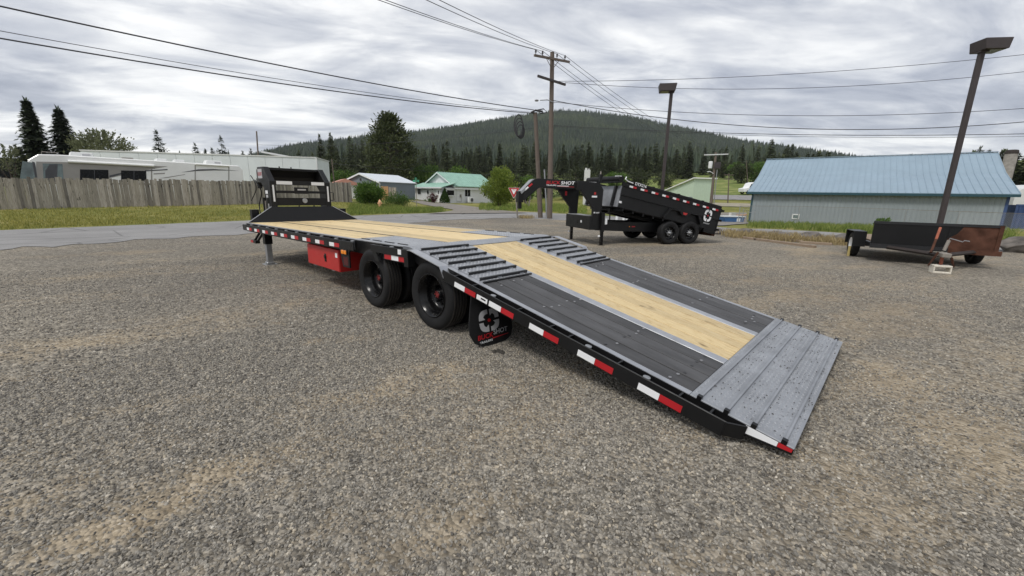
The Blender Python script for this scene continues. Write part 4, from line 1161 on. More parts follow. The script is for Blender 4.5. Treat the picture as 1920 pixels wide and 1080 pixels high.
MB().lathe([(0, .04), (.06, .05), (.12, .02), (.10, -.04), (0, -.05)], (-1.05, -.27, lz + .06), 'z', 12).build('street_lamp_head', 'galvanised', up1, smooth=True)
pb2 = on_ground(1013.5, 408.5); PY2 = pb2.y
pt2 = at_y(1003.5, 211, PY2)
up2, d2 = wood_pole('old_utility_pole', pb2, pt2, .16, .12, 'shorter leaning wooden pole without crossarm beside the tall utility pole')
MB().tube([d2 + Vector((-.25, -.1, -.02)), d2 + Vector((.0, -.15, .1)), d2 + Vector((.45, -.1, .05))], .06, 7).build('pole_bracket', 'wire', up2)
MB().tube([d2 + Vector((.1, -.1, .12)), d2 + Vector((.5, 0, .22)), d2 + Vector((.75, 0, .02)), d2 + Vector((.3, 0, -.05))], .035, 7).build('splice_box', 'wire', up2)
MB().tube([(.36, -.3, 0), (.30, -.28, 1.0), (.12, -.2, 3.0)], .045, 8).build('conduit', 'galvanised', up2, smooth=True)
# coil of spare cable hanging at the wire
cc_ = at_y(972, 235, PY2 - .4)
co = MB()
for k in range(4):
    rr, sq = .62 - .08 * k, .42 + .06 * k
    pts = []
    for i in range(33):
        a = 2 * math.pi * i / 32
        pts.append((cc_.x + sq * rr * math.cos(a + k * .3) + .05 * k, cc_.y + .08 * math.sin(a + k), cc_.z - .12 * k + rr * math.sin(a + k * .3)))
    co.tube(pts, .034, 6, False)
co.build('cable_coil', 'wire', None, smooth='all', label='black coil of spare cable hanging from the overhead line left of the poles', cat='cable')
# pole with transformer near the highway
pY = 60
b3 = at_y(1333.5, 382, pY); b3.z = zt(b3.x, b3.y)
t3 = at_y(1342.5, 285, pY)
up3, d3 = wood_pole('transformer_pole', b3, t3, .22, .15, 'weathered utility pole carrying a grey transformer and one pale crossarm behind the dump trailer')
MB().prism([(-1.65, -.07), (1.65, -.07), (1.65, .07), (-1.65, .07)], d3 + Vector((0, -.15, -.35)), (1, 0, .05), (0, 0, 1), (0, 1, 0), -.06, .06).build('crossarm', 'offwhite', up3)
MB().lathe([(0, .5), (.2, .48), (.26, .4), (.26, -.45), (0, -.47)], d3 + Vector((-.65, -.2, -1.75)), 'z', 14).build('transformer', 'offwhite', up3, smooth=True)
MB().box(d3.x - .1, d3.x + .75, d3.y - .3, d3.y - .1, d3.z - 2.2, d3.z - 1.35).build('cable_box', 'lamp_bronze', up3)
MB().tube([d3 + Vector((-.1, -.2, -2.9)), d3 + Vector((-.6, -.3, -2.65)), d3 + Vector((-1.0, -.3, -2.68))], .06, 8).build('street_lamp_arm', 'offwhite', up3)
MB().tube([d3 * .02 + Vector((.35, -.2, 0)), d3 * .72 + Vector((.3, -.2, 0))], .06, 8).build('conduit', 'galvanised', up3)
for (u, v0, v1, y, r_, nm, lb, xa) in [(1367, 363, 325, 85, .12, 'field_pole', 'small far utility pole with two short crossarms standing in the green field', .9),
                                   (481, 300, 246, 48, .10, 'mast', 'slim dark mast rising above the white storage building', 0), (628, 345, 298, 52, .09, 'leaning_post', 'thin leaning wooden pole behind the end of the board fence', 0),
                                   (1399, 372, 300, 140, .14, 'distant_pole', 'very thin distant utility pole behind the transformer pole', 0), (796, 340, 315, 95, .09, 'distant_service_pole', 'small far service pole left of the green roof', .7)]:
    b = at_y(u, v0, y); b.z = zt(b.x, b.y); t = at_y(u if nm != 'leaning_post' else 622, v1, y)
    o, dd = wood_pole(nm, b, t, r_, r_ * .7, lb)
    if xa:
        for q in (.3, 1.1): MB().box(dd.x - xa, dd.x + xa, dd.y - .08, dd.y + .06, dd.z - q - .06, dd.z - q + .06).build('crossarm', 'pole_wood', o)
# wires ---------------------------------------------------------------
def wire(a, b, sag, label, r_=.013, n=22, group=None):
    a, b = Vector(a), Vector(b)
    pts = []
    for i in range(n + 1):
        t = i / n; p_ = a.lerp(b, t); p_.z -= sag * 4 * t * (1 - t); pts.append(p_)
    MB().tube(pts, r_, 5).build('power_line', 'wire', None, smooth='all', label=label, cat='power line', group=group)
old_top = pt2 + Vector((0, 0, .05))
gL = 'lines from the old pole running left over the street'
wire(at_y(-330, -62, 11), old_top + Vector((-.1, 0, .1)), .25, 'thick black overhead cable running left from the old leaning pole over the street', .024, group=gL)
wire(at_y(-330, -4, 11.5), old_top + Vector((-.1, 0, -.05)), .30, 'thin overhead wire between the two thick cables left of the old pole', .011, group=gL)
wire(at_y(-330, 14, 11), old_top + Vector((-.1, 0, -.1)), .30, 'lower thick overhead cable running left from the old leaning pole past the motorhome roofs', .022, group=gL)
gO = 'lines from the top crossarm passing overhead'
for i, (u, v) in enumerate(((560, -55), (585, -52), (690, -52), (725, -50))):
    wire(INS[i], at_y(u, v, 11.5), .12, 'thin power line rising from the tall pole\'s top crossarm to pass overhead', .011, group=gO)
gT = 'lines from the tall pole to the transformer pole'
for i, x in enumerate((-1.5, -.6, .6, 1.5)):
    wire(INS[i], Vector(b3) + d3 + Vector((x, -.15, -.2 + x * .05)), .9, 'thin power line between the tall pole\'s top crossarm and the transformer pole', .013, group=gT)
gR = 'lines from the tall pole running right'
mid = lambda v, dx=.1: at_y(1035 + dx * 10, v, PY)
for (v0, u1, v1, sag, r_, lb) in [(147, 2250, 62, .55, .013, 'upper thin line running right from the tall pole\'s lower crossarm behind both lamp heads'),
                                  (150, 2250, 88, 1.0, .013, 'second thin line running right from the tall pole\'s lower crossarm'),
                                  (192, 2250, 172, .95, .014, 'middle power line running right from the tall pole above the blue roof'),
                                  (189, 2250, 186, 1.55, .020, 'thick sagging cable running right from the tall pole above the blue roof'),
                                  (236, 2250, 240, .45, .017, 'lowest dark cable running right from the tall pole just above the blue roof ridge'),
                                  (238, 2250, 246, .45, .009, 'faint thin wire just under the lowest cable above the blue roof ridge')]:
    a0_ = (Vector(pb) + Vector((d1.x * .9, d1.y * .9, topz - 1.55)) - Vector((0, .2, 0)) + Vector((.85, .52, 0)).normalized() * (.95 if v0 == 150 else .45) + Vector((0, 0, .02))) if v0 < 160 else mid(v0, .2) - Vector((0, .1, 0))
    wire(a0_, at_y(u1, v1, 23), sag, lb, r_, 30)
wire(at_y(625, 307, 52), at_y(1110, 334, 75), .35, 'service wire crossing in front of the tree belt behind the white house', .02)
wire(at_y(1118, 330, 75), at_y(1460, 336, 80), .3, 'service wire crossing the tree belt behind the raised dump bed', .02)
wire(at_y(482, 271, 48), at_y(1003, 240, PY2), .5, 'faint wire crossing the hill from the slim mast to the old pole', .012)
wire(at_y(1260, 285, 60), at_y(1340, 331, 60), .1, 'thin guy wire slanting down towards the transformer pole', .015)

# ================================================================ SIGNS, HYDRANT
b = on_ground(970.5, 409); y = b.y
ys = empty('yield_sign', b, label='red and white triangular yield sign on a weathered post at the road edge', cat='sign')
tp = at_y(966, 350, y) - b
MB().tube([(0, 0, -.05), (tp.x, 0, tp.z)], .045, 8).build('post', 'post_grey', ys)
c = at_y(963.5, 357, y - .06) - b
def tri(k, off): return [(-k, .58 * k + off), (k, .58 * k + off), (.08 * k, -1.12 * k + off), (-.08 * k, -1.12 * k + off)]
yaw_ = (Vector((.97, -.22, 0)).normalized())
MB().prism(tri(.36, -.05), c, yaw_, (0, 0, 1), (0, -1, 0), 0, .006).build('plate', 'white_tape', ys)
MB().prism(tri(.34, -.048), c, yaw_, (0, 0, 1), (0, -1, 0), .006, .009).build('red_border', 'sign_red', ys)
MB().prism(tri(.175, -.03), c, yaw_, (0, 0, 1), (0, -1, 0), .009, .012).build('white_centre', 'white_tape', ys)
text(ys, 'YIELD', .075, c + yaw_ * -.10 + Vector((0, -.0135, .005)), yaw_, (0, 0, 1), 'sign_red', .20)
b = on_ground(781.5, 390); y = b.y
ss = empty('street_name_sign', b, label='thin post with small green street name blades beside the driveway', cat='sign')
h = at_y(782, 337, y).z - b.z
MB().tube([(0, 0, -.05), (0, 0, h)], .035, 8).build('post', 'post_grey', ss)
MB().box(-.30, .30, -.012, .012, h - .22, h - .02).build('name_blade', 'sign_green', ss)
MB().box(-.012, .012, -.35, .35, h - .0, h + .20).build('name_blade', 'sign_green', ss)
b = on_ground(712.5, 388.8)
hy = empty('fire_hydrant', b, label='tan fire hydrant standing in the rough grass by the street', cat='hydrant')
MB().lathe([(.17, 0), (.17, .05), (.115, .06), (.115, .42), (.15, .43), (.15, .47), (.125, .50), (.12, .56), (.08, .64), (.03, .68), (.03, .74), (0, .74)], (0, 0, 0), 'z', 16).build('barrel', 'hydrant_tan', hy, smooth=True)
for ax_, sg in (('x', 1), ('x', -1), ('y', -1)):
    prof = [(0, .20), (.06, .20), (.07, .17), (.055, .15), (.055, .09)]
    MB().lathe([(a_, q * sg) for a_, q in prof], (0, 0, .36), ax_, 10).build('outlet_cap', 'hydrant_tan', hy)

# ================================================================ BOARD FENCE
FP = [(-33.5, 19.6, .0), (-29.3, 24, .03), (-27.6, 26, .10), (-22.2, 31.0, .28), (-20.6, 33, .36), (-15.3, 40, .46)]
fence = empty('board_fence', (FP[0][0], FP[0][1], 0), label='long weathered grey board fence of uneven vertical planks behind the grass', cat='fence')
bvar = []
for k in range(6):
    rr = random.Random(k + 50)
    w = .14; h = 1.84 + rr.uniform(-.05, .04)
    cutl, cutr = rr.uniform(0, .02), rr.uniform(0, .02)
    bvar.append(MB().prism([(0, 0), (w, 0), (w, h - cutr), (0, h - cutl)], (0, 0, 0), (1, 0, 0), (0, 0, 1), (0, 1, 0), 0, .02).mesh('fence_board', 'fence_wood'))
fpts = [Vector(p_) for p_ in FP]
seglen = [(fpts[i + 1] - fpts[i]).length for i in range(len(fpts) - 1)]
tot = sum(seglen)
def fence_at(s):
    for i, l_ in enumerate(seglen):
        if s <= l_ or i == len(seglen) - 1:
            t = s / l_; return fpts[i].lerp(fpts[i + 1], t), (fpts[i + 1] - fpts[i]).normalized()
        s -= l_
s = 0
rr = random.Random(9)
O_ = Vector((FP[0][0], FP[0][1], 0))
while s < tot - .1:
    p_, d_ = fence_at(s)
    me = bvar[rr.randrange(6)]
    o = link('fence_board', me, fence)
    o.location = p_ - O_ + Vector((0, 0, zt(p_.x, p_.y) - p_.z - .03)) + Vector((d_.y, -d_.x, 0)) * rr.uniform(0, .018)
    o.rotation_euler = (0, R(rr.uniform(-.8, .8)), math.atan2(d_.y, d_.x))
    k_ = rr.uniform(.85, 1.22); o.scale = (k_, 1, rr.uniform(.97, 1.02))
    s += .14 * k_ - .004 + rr.uniform(.0, .006)
for q in (.35, 1.5):
    pts = []
    for i in range(30):
        p_, d_ = fence_at(tot * i / 29.01); pts.append(p_ - O_ + Vector((-d_.y, d_.x, 0)) * .06 + Vector((0, 0, zt(p_.x, p_.y) - p_.z + q)))
    MB().tube(pts, .045, 4).build('fence_rail', 'fence_wood', fence)
fd = Vector((14, 16, 0)).normalized(); fn = Vector((fd.y, -fd.x, 0))   # along the fence; towards the street
pp = on_plane(264, 344, fpts[2], fn) + fn * .05
so = empty('fence_notice', pp, math.atan2(fd.y, fd.x), label='small white notice fixed to the weathered board fence', cat='sign')
MB().box(-.25, .25, -.01, .0, -.14, .14).build('plate', 'white_tape', so)
for z_ in (.05, -.02): MB().box(-.16, .16, -.012, -.01, z_, z_ + .035).build('print_line', 'rv_dark', so)

# ================================================================ MOTORHOMES AND STORAGE BUILDING
Q0 = Vector((-29.3, 24, 0)) - fn * 3.0
def kz(u, v, base=Q0, eps=0):
    p_ = on_plane(u, v, base, fn); return (p_ - base).dot(fd), p_.z
mh = empty('motorhome', Q0, math.atan2(fd.y, fd.x), label='long white and taupe motorhome with dark windows and roof air conditioners parked behind the fence', cat='motorhome')
k0 = kz(38, 320)[0]; k1 = kz(455, 320)[0]; zr = 3.42
prof = [(k0 + .15, .5), (k0, 1.2), (k0 + .12, 1.9), (k0 + .42, 3.0), (k0 + .9, zr - .05), (k0 + 1.8, zr), (k1 - .25, zr - .05), (k1, zr - .35), (k1, .5)]
MB().prism(prof, (0, 0, 0), (1, 0, 0), (0, 0, 1), (0, 1, 0), 0, 2.5).build('body', 'rv_white', mh, bevel=.05)
def panel(name, pts, m, off=.012, parent=mh):
    poly = [kz(*p_) for p_ in pts]
    return MB().prism(poly, (0, 0, 0), (1, 0, 0), (0, 0, 1), (0, -1, 0), off - .01, off).build(name, m, parent)
panel('taupe_panel', [(68, 303), (125, 304), (315, 312), (270, 320), (205, 334), (205, 345), (66, 345)], 'rv_tan', .006)
panel('windshield_side', [(42, 302), (52, 303.5), (66, 306), (70, 333), (70, 341), (37, 341), (38, 330)], 'glass_pale', .016)
panel('windshield_pillar', [(60, 303), (65, 304), (70, 334), (70, 341), (66, 341), (66, 332)], 'rv_dark', .02)
w = panel('cab_window', [(80, 306.5), (117, 307.5), (119, 334), (119, 341), (82, 341)], 'glass_pale', .016)
panel('window_shade', [(93, 308), (108, 308), (107, 332), (107, 341), (85, 341), (85, 320)], 'rv_dark', .02)
for a, b_ in (((150, 317.5), (203, 318.5)), ((227, 319.5), (274, 320.5))):
    w = panel('side_window', [(a[0], a[1]), (b_[0], b_[1]), (b_[0] + 1, 342), (a[0], 342)], 'glass_dark', .018)
    mx = (a[0] + b_[0]) / 2
    panel('window_bar', [(mx, a[1]), (mx + 1.2, a[1]), (mx + 1.2, 342), (mx, 342)], 'rv_dark', .021, w)
for pts, m in (([(205, 329), (227, 324), (227, 327), (205, 333)], 'rv_dark'), ([(271, 319.5), (314, 317), (314, 319), (271, 321.5)], 'rv_dark'), ([(288, 325), (309, 324), (309, 326), (288, 327)], 'rv_tan'), ([(340, 323), (372, 317.5), (400, 317), (448, 320), (400, 319.5), (372, 320.5)], 'rv_dark'), ([(300, 334), (347, 326.5), (347, 327.5), (310, 334)], 'rv_tan'), ([(365, 309), (367, 309), (367, 345), (365, 345)], 'rv_tan'), ([(428, 312), (430, 312), (430, 345), (428, 345)], 'rv_tan'), ([(283, 317), (285.5, 317), (285.5, 345), (283, 345)], 'rv_tan')):
    panel('stripe', pts, m, .014)
a, b_ = kz(127, 302.5), kz(288, 307.5)
MB().tube([(a[0], -.10, a[1]), (b_[0], -.10, a[1] - .02)], .09, 10).build('awning', 'rv_white', mh, smooth=True)
a, b_ = kz(366, 308), kz(429, 312)
MB().tube([(a[0], -.08, a[1]), (b_[0], -.08, a[1])], .07, 10).build('awning', 'rv_white', mh, smooth=True)
for u in (154, 305, 339, 404):
    k_ = kz(u, 290)[0]; big = u in (154, 404)
    l_ = .62 if big else .35
    ac = MB(); hh = .36 if big else .26
    zb = zr - .08
    ac.add([(k_ - l_, .7, zb), (k_ + l_, .7, zb), (k_ + l_, 1.6, zb), (k_ - l_, 1.6, zb), (k_ - l_ * .8, .8, zb + hh), (k_ + l_ * .95, .8, zb + hh), (k_ + l_ * .95, 1.5, zb + hh), (k_ - l_ * .8, 1.5, zb + hh)],
           [(0, 3, 2, 1), (4, 5, 6, 7), (0, 1, 5, 4), (1, 2, 6, 5), (2, 3, 7, 6), (3, 0, 4, 7)])
    acu = ac.build('roof_air_conditioner', 'offwhite', mh, bevel=.04)
    if big: MB().box(k_ + .05, k_ + .45, .735, .745, zb + .1, zb + .25).build('grille', 'decal_grey', acu)
k_ = kz(240, 290)[0]; MB().box(k_ - .3, k_ + .3, .4, 1.0, zr - .02, zr + .10).build('roof_vent', 'rv_tan', mh)
MB().tube([(kz(78, 290)[0], .5, zr), (kz(80, 290)[0], .5, zr + .15), (kz(110, 290)[0], .6, zr + .14)], .02, 6).build('roof_antenna', 'post_grey', mh)
for k_ in (k0 + 2.2, k1 - 3.0):
    MB().lathe([(.25, -.11), (.45, -.12), (.48, 0), (.45, .12), (.25, .11)], (k_, .2, .48), 'y', 24).build('wheel', 'rubber', mh, smooth=True)
m2 = empty('white_camper_van', Q0 - fn * .6 - fd * 9.2, math.atan2(fd.y, fd.x), label='white camper with dark side window partly behind the motorhome\'s front', cat='motorhome')
MB().prism([(0, .4), (8.9, .4), (9.1, 1.2), (8.75, 2.2), (8.3, 3.05), (7.6, 3.2), (0, 3.2)], (0, 0, 0), (1, 0, 0), (0, 0, 1), (0, 1, 0), 0, 2.4).build('body', 'rv_white', m2, bevel=.05)
MB().prism([(6.0, 1.9), (8.0, 1.9), (7.75, 2.75), (6.0, 2.8)], (0, 0, 0), (1, 0, 0), (0, 0, 1), (0, -1, 0), 0, .02).build('side_window', 'glass_dark', m2)
MB().prism([(8.15, 1.85), (8.82, 1.85), (8.40, 2.95), (8.0, 3.0)], (0, 0, 0), (1, 0, 0), (0, 0, 1), (0, -1, 0), 0, .02).build('windshield_side', 'glass_pale', m2)
for k_ in (1.8, 7.4): MB().lathe([(.2, -.1), (.36, -.11), (.38, 0), (.36, .11), (.2, .1)], (k_, .2, .38), 'y', 20).build('wheel', 'rubber', m2, smooth=True)
# storage building of pale panels
ZW = 4.7
def on_z(u, v, z):
    d = ray(u, v); return CAM + d * ((z - CAM_H) / d.z)
W0, W1 = on_z(150, 282.5, ZW), on_z(592, 296.5, ZW)
W0.z = W1.z = 0
wrz = math.atan2((W1 - W0).y, (W1 - W0).x); kb = (W1 - W0).length; ka = 0; zt1 = ZW
wb = empty('storage_building', W0, wrz, label='flat topped pale panelled storage building behind the motorhome and fence', cat='building')
n_ = 13
for i in range(n_):
    a = ka + (kb - ka) * i / n_; b_ = ka + (kb - ka) * (i + 1) / n_
    MB().box(a + .012, b_ - .012, 0, .12, -.3, zt1).build('wall_panel', 'panel_white', wb)
MB().box(ka, kb, .12, 5, -.3, zt1 - .02).build('core', 'panel_white', wb)
MB().box(ka - .05, kb + .06, -.05, 5.05, zt1, zt1 + .10).build('roof_edge', 'offwhite', wb)
MB().box(kb - .0, kb + .09, -.06, .1, -.3, zt1).build('corner_post', 'wall_white', wb)
sp0 = at_y(492, 286, W1.y + 9)
wr = empty('pale_roof_shed', (sp0.x, sp0.y, 0), wrz, label='pale sloping roof end peeking over the storage building beside the mast', cat='building')
MB().box(0, 3.6, .2, 5, -.2, sp0.z - .9).build('wall', 'offwhite', wr)
MB().prism([(-.2, sp0.z), (4.6, sp0.z - .75), (4.6, sp0.z - .55), (-.2, sp0.z + .2)], (0, 0, 0), (1, 0, 0), (0, 0, 1), (0, 1, 0), 0, 5.3).build('roof', 'wall_white', wr)

# ================================================================ HOUSES
def frame(P, Q):
    """origin P, x axis P->Q on the ground, y axis to its left"""
    d = (Q - P); d.z = 0
    return math.atan2(d.y, d.x), d.length
def gpt(u, y):
    p_ = at_y(u, 380, y); p_.z = zt(p_.x, p_.y); return p_
P0, P1, P3 = gpt(853, 66), gpt(926, 72.5), gpt(797, 71)
hz_ = min(zt(P0.x, P0.y), 0)
rz, gl = frame(P0, P1)
ho = empty('house', (P0.x, P0.y, hz_), rz, label='white bungalow with a pale green metal roof and a front porch wing', cat='house')
GW = (P3 - P0).length; EV, RG = 2.75, 4.75          # local x along the long side, y towards the far gable corner
MB().prism([(0, 0), (GW, 0), (GW, EV), (GW / 2, RG - .08), (0, EV)], (0, 0, 0), (0, 1, 0), (0, 0, 1), (1, 0, 0), 0, gl).build('walls', 'wall_white', ho)
for sg, (ya, yb) in ((0, (-.45, GW / 2)), (1, (GW + .45, GW / 2))):
    za = EV - .45 * (RG - EV) / (GW / 2)
    MB().prism([(ya, za), (yb, RG), (yb, RG + .10), (ya, za + .10)], (0, 0, 0), (0, 1, 0), (0, 0, 1), (1, 0, 0), -.45, gl + .45).build('roof', 'roof_green', ho)
    MB().prism([(ya, za - .16), (yb, RG - .16), (yb, RG + .0), (ya, za)], (0, 0, 0), (0, 1, 0), (0, 0, 1), (1, 0, 0), -.5, -.43).build('barge_board', 'wall_white', ho)
    for i in range(20):
        x = -.4 + i * (gl + .8) / 19
        MB().prism([(ya, za + .10), (yb, RG + .10), (yb, RG + .13), (ya, za + .13)], (0, 0, 0), (0, 1, 0), (0, 0, 1), (1, 0, 0), x, x + .04).build('roof_rib', 'roof_green', ho)
MB().box(-.45, gl + .45, -.52, -.44, EV - .62, EV - .42).build('gutter', 'wall_white', ho)
# clapboards on the long wall
for i in range(12):
    MB().box(0, gl, -.018, -.001, .1 + i * .2, .29 + i * .2).build('clapboard', 'wall_white', ho)
def hwin(x, z0, w, h, name='window', y=-.02):
    wn = MB().box(x, x + w, y - .05, y, z0, z0 + h).build(name, 'window_frame', ho)
    for i in range(2):
        a = x + .06 + i * (w / 2 - .03)
        MB().box(a, a + w / 2 - .09, y - .06, y - .045, z0 + .07, z0 + h - .07).build('pane', 'glass_dark', wn)
hwin(2.0, 1.0, 1.25, 1.2); hwin(6.2, 1.1, .7, .9)
MB().box(1.0, 1.25, -.16, -.02, .9, 1.35).build('meter_box', 'post_grey', ho)
MB().tube([(.35, -.06, 0), (.35, -.06, 2.3)], .04, 6).build('downpipe', 'wall_white', ho)
MB().tube([(.35, -.12, .3), (1.3, -.12, .25), (1.3, -.12, .9)], .03, 6).build('pipe', 'post_grey', ho)
# porch wing in front of the gable end (x negative)
PD = 2.5
MB().box(-PD, 0, 0.02, GW, 0, 2.34).build('porch_walls', 'wall_white', ho)
MB().prism([(-PD - .5, 2.28), (.02, 3.05), (.02, 3.15), (-PD - .5, 2.38)], (0, -.5, 0), (1, 0, 0), (0, 0, 1), (0, 1, 0), 0, GW + 1.0).build('porch_roof', 'roof_green', ho)
MB().box(-PD - .55, -PD - .48, -.5, GW + .5, 2.18, 2.37).build('porch_fascia', 'wall_white', ho)
for i in range(10): MB().box(-PD - .018, -PD - .001, .02, GW, .1 + i * .2, .29 + i * .2).build('clapboard', 'wall_white', ho)
def pwin(y0, z0, w, h, m='glass_dark', name='window'):
    wn = MB().box(-PD - .07, -PD - .02, y0, y0 + w, z0, z0 + h).build(name, 'window_frame', ho)
    MB().box(-PD - .085, -PD - .065, y0 + .07, y0 + w - .07, z0 + .07, z0 + h - .07).build('pane', m, wn)
    return wn
pwin(GW - 2.4, 1.2, 1.0, 1.0)
dr = MB().box(-PD - .06, -PD - .02, .35, 1.3, .08, 2.15).build('door', 'white_paint', ho)
MB().box(-PD - .075, -PD - .055, .72, .95, 1.35, 1.85).build('door_light', 'glass_dark', dr)
MB().box(-PD - .09, -PD - .06, 1.18, 1.23, 1.0, 1.12).build('handle', 'brown_dark', dr)
di = MB().prism([(0, -.55), (.32, 0), (0, .55), (-.32, 0)], (-PD - .02, 3.45, 1.55), (0, 1, 0), (0, 0, 1), (-1, 0, 0), 0, .04).build('diamond_window', 'window_frame', ho)
MB().prism([(0, -.45), (.26, 0), (0, .45), (-.26, 0)], (-PD - .06, 3.45, 1.55), (0, 1, 0), (0, 0, 1), (-1, 0, 0), 0, .01).build('pane', 'glass_dark', di)
MB().box(-PD - .12, -PD - .02, 2.2, 2.35, 1.95, 2.12).build('porch_lamp', 'brown_dark', ho)
bw = MB().box(-PD + .5, -PD + 2.1, -.40, .02, 1.05, 2.15).build('bay_window', 'wall_white', ho)
MB().box(-PD + .6, -PD + 2.0, -.415, -.40, 1.2, 1.95).build('pane', 'glass_dark', bw)
MB().box(-PD + .45, -PD + 2.15, -.46, .02, 2.15, 2.22).build('bay_roof', 'wall_white', bw)
hac = empty('heat_pump', P0.lerp(P1, .31) + Vector((.5, -.55, 0)), rz, label='small white heat pump standing by the house wall', cat='heat pump')
MB().box(-.5, .5, -.2, .2, .1, .95).build('case', 'wall_white', hac, bevel=.03)
MB().lathe([(.30, 0), (.32, -.02), (.30, -.03)], (.12, -.2, .52), 'y', 18).build('fan_ring', 'decal_grey', hac)
MB().lathe([(0, -.012), (.29, -.01)], (.12, -.2, .52), 'y', 18).build('fan_grille', 'rv_dark', hac)
for x in (-.35, .35): MB().box(x - .05, x + .05, -.18, .18, -.02, .1).build('foot', 'post_grey', hac)
MB().lathe([(.0, 0), (0, 0)], (0, 0, 0), 'z', 3)
# roof flue seen above the dump trailer neck
fl = empty('chimney_flue', gpt(1098, 78), label='pale square chimney stack rising just behind the dump trailer\'s tarp roll', cat='chimney')
ztop = at_y(1098, 315, 78).z - fl.location.z
MB().box(-.48, .48, -.4, .4, -.2, ztop - .35).build('stack', 'offwhite', fl)
MB().box(-.40, -.1, -.3, .3, ztop - .35, ztop).build('pot', 'offwhite', fl)
MB().box(.1, .35, -.3, .3, ztop - .35, ztop - .1).build('pot', 'decal_grey', fl)
# grey garage
G0, G1, G3 = gpt(713, 58), gpt(779, 64), gpt(658, 62.5)
rz, gl = frame(G0, G1); GW = (G3 - G0).length
ga = empty('garage', (G0.x, G0.y, 0), rz, label='blue grey metal garage with a white gabled roof and white door', cat='garage')
EV, RG = 2.85, 3.95
MB().prism([(0, -.1), (GW, -.1), (GW, EV), (GW / 2, RG - .06), (0, EV)], (0, 0, 0), (0, 1, 0), (0, 0, 1), (1, 0, 0), 0, gl).build('walls', 'garage_grey', ga)
for ya, yb in ((-.2, GW / 2), (GW + .2, GW / 2)):
    za = EV - .2 * (RG - EV) / (GW / 2)
    MB().prism([(ya, za), (yb, RG), (yb, RG + .09), (ya, za + .09)], (0, 0, 0), (0, 1, 0), (0, 0, 1), (1, 0, 0), -.25, gl + .25).build('roof', 'roof_white', ga)
    MB().prism([(ya, za - .14), (yb, RG - .14), (yb, RG + .02), (ya, za + .02)], (0, 0, 0), (0, 1, 0), (0, 0, 1), (1, 0, 0), -.30, -.24).build('barge_board', 'white_paint', ga)
MB().box(-.03, .10, -.06, .10, 0, EV).build('corner_trim', 'white_paint', ga)
gd = MB().box(-.05, -.001, 1.3, GW - 1.5, 0, 2.2).build('garage_door', 'wall_white', ga)
for i in range(4): MB().box(-.062, -.05, 1.35, GW - 1.55, .08 + i * .53, .56 + i * .53).build('door_panel', 'white_paint', gd)
MB().box(-.06, -.001, GW / 2 - .15, GW / 2 + .15, 3.0, 3.3).build('gable_vent', 'brown_dark', ga)
for i in range(24): MB().box(.3 + i * (gl - .4) / 24, .36 + i * (gl - .4) / 24, -.02, 0, 0, EV - .1).build('wall_rib', 'garage_grey', ga)
# short cedar gates between garage and house
for (u0, u1, y0, y1, zt_, m, lb) in ((716, 729, 56, 56.5, 1.75, 'new_cedar', 'new orange cedar gate panel beside the garage corner'), (729, 744, 56.5, 56.3, 1.65, 'fence_wood', 'dark weathered fence panel next to the orange cedar gate'), (758, 769, 63, 63.5, 1.9, 'new_cedar', 'new orange cedar panel at the corner of the white house porch')):
    a, b = gpt(u0, y0), gpt(u1, y1)
    rz, ln = frame(a, b)
    o = empty('wood_gate', a, rz, label=lb, cat='gate')
    n_ = max(4, int(ln / .16))
    for i in range(n_): MB().box(i * ln / n_ + .006, (i + 1) * ln / n_ - .006, 0, .03, 0, zt_ + .03 * math.sin(i * 2.1)).build('board', m, o)
    for z_ in (.3, zt_ - .25): MB().box(0, ln, .03, .08, z_, z_ + .1).build('rail', m, o)
pr = empty('pink_roof_shed', gpt(633, 60), R(30), label='low shed with a faded salmon pink roof behind the fence end', cat='shed')
MB().box(-1, 3.2, -1, 3, 0, 1.9).build('walls', 'offwhite', pr)
MB().prism([(-1.3, 1.9), (1.1, 2.75), (3.5, 1.9)], (0, -1.2, 0), (1, 0, 0), (0, 0, 1), (0, 1, 0), 0, 4.4).build('roof', 'pink_roof', pr)
# pale green shed behind dump trailer
S0, S1 = gpt(1297, 74), gpt(1236, 84)
rz, ln = frame(S0, S1)
sh = empty('pale_green_shed', (S0.x, S0.y, zt(S0.x, S0.y)), rz, label='pale green shed with a white sloping roof behind the raised dump bed', cat='shed')
ztp = at_y(1297, 334, 74).z - sh.location.z; zlo = ztp - 2.6
MB().prism([(0, -.3), (ln, -.3), (ln, zlo), (0, ztp - .1)], (0, 0, 0), (1, 0, 0), (0, 0, 1), (0, -1, 0), 0, 4).build('walls', 'pale_green', sh)
MB().prism([(-.3, ztp - .05), (ln + .3, zlo - .02), (ln + .3, zlo + .14), (-.3, ztp + .13)], (0, .35, 0), (1, 0, 0), (0, 0, 1), (0, -1, 0), 0, 4.7).build('roof', 'white_paint', sh)
MB().box(-.04, ln, .0, .03, 1.6, 1.75).build('trim', 'garage_grey', sh)

# ================================================================ BLUE ROOFED BUILDING
BLp, BRp = at_y(1407, 390, 42), at_y(1888, 390, 31.6)
rz, ln = frame(BLp, BRp)
bb = empty('metal_building', (BLp.x, BLp.y, 0), rz, label='long grey ribbed metal building with a light blue metal roof beyond the road', cat='building')
EV, RG, BW, FZ = 2.22, 5.85, 18., -1.3
KX, KZ = 4.7, 1.62
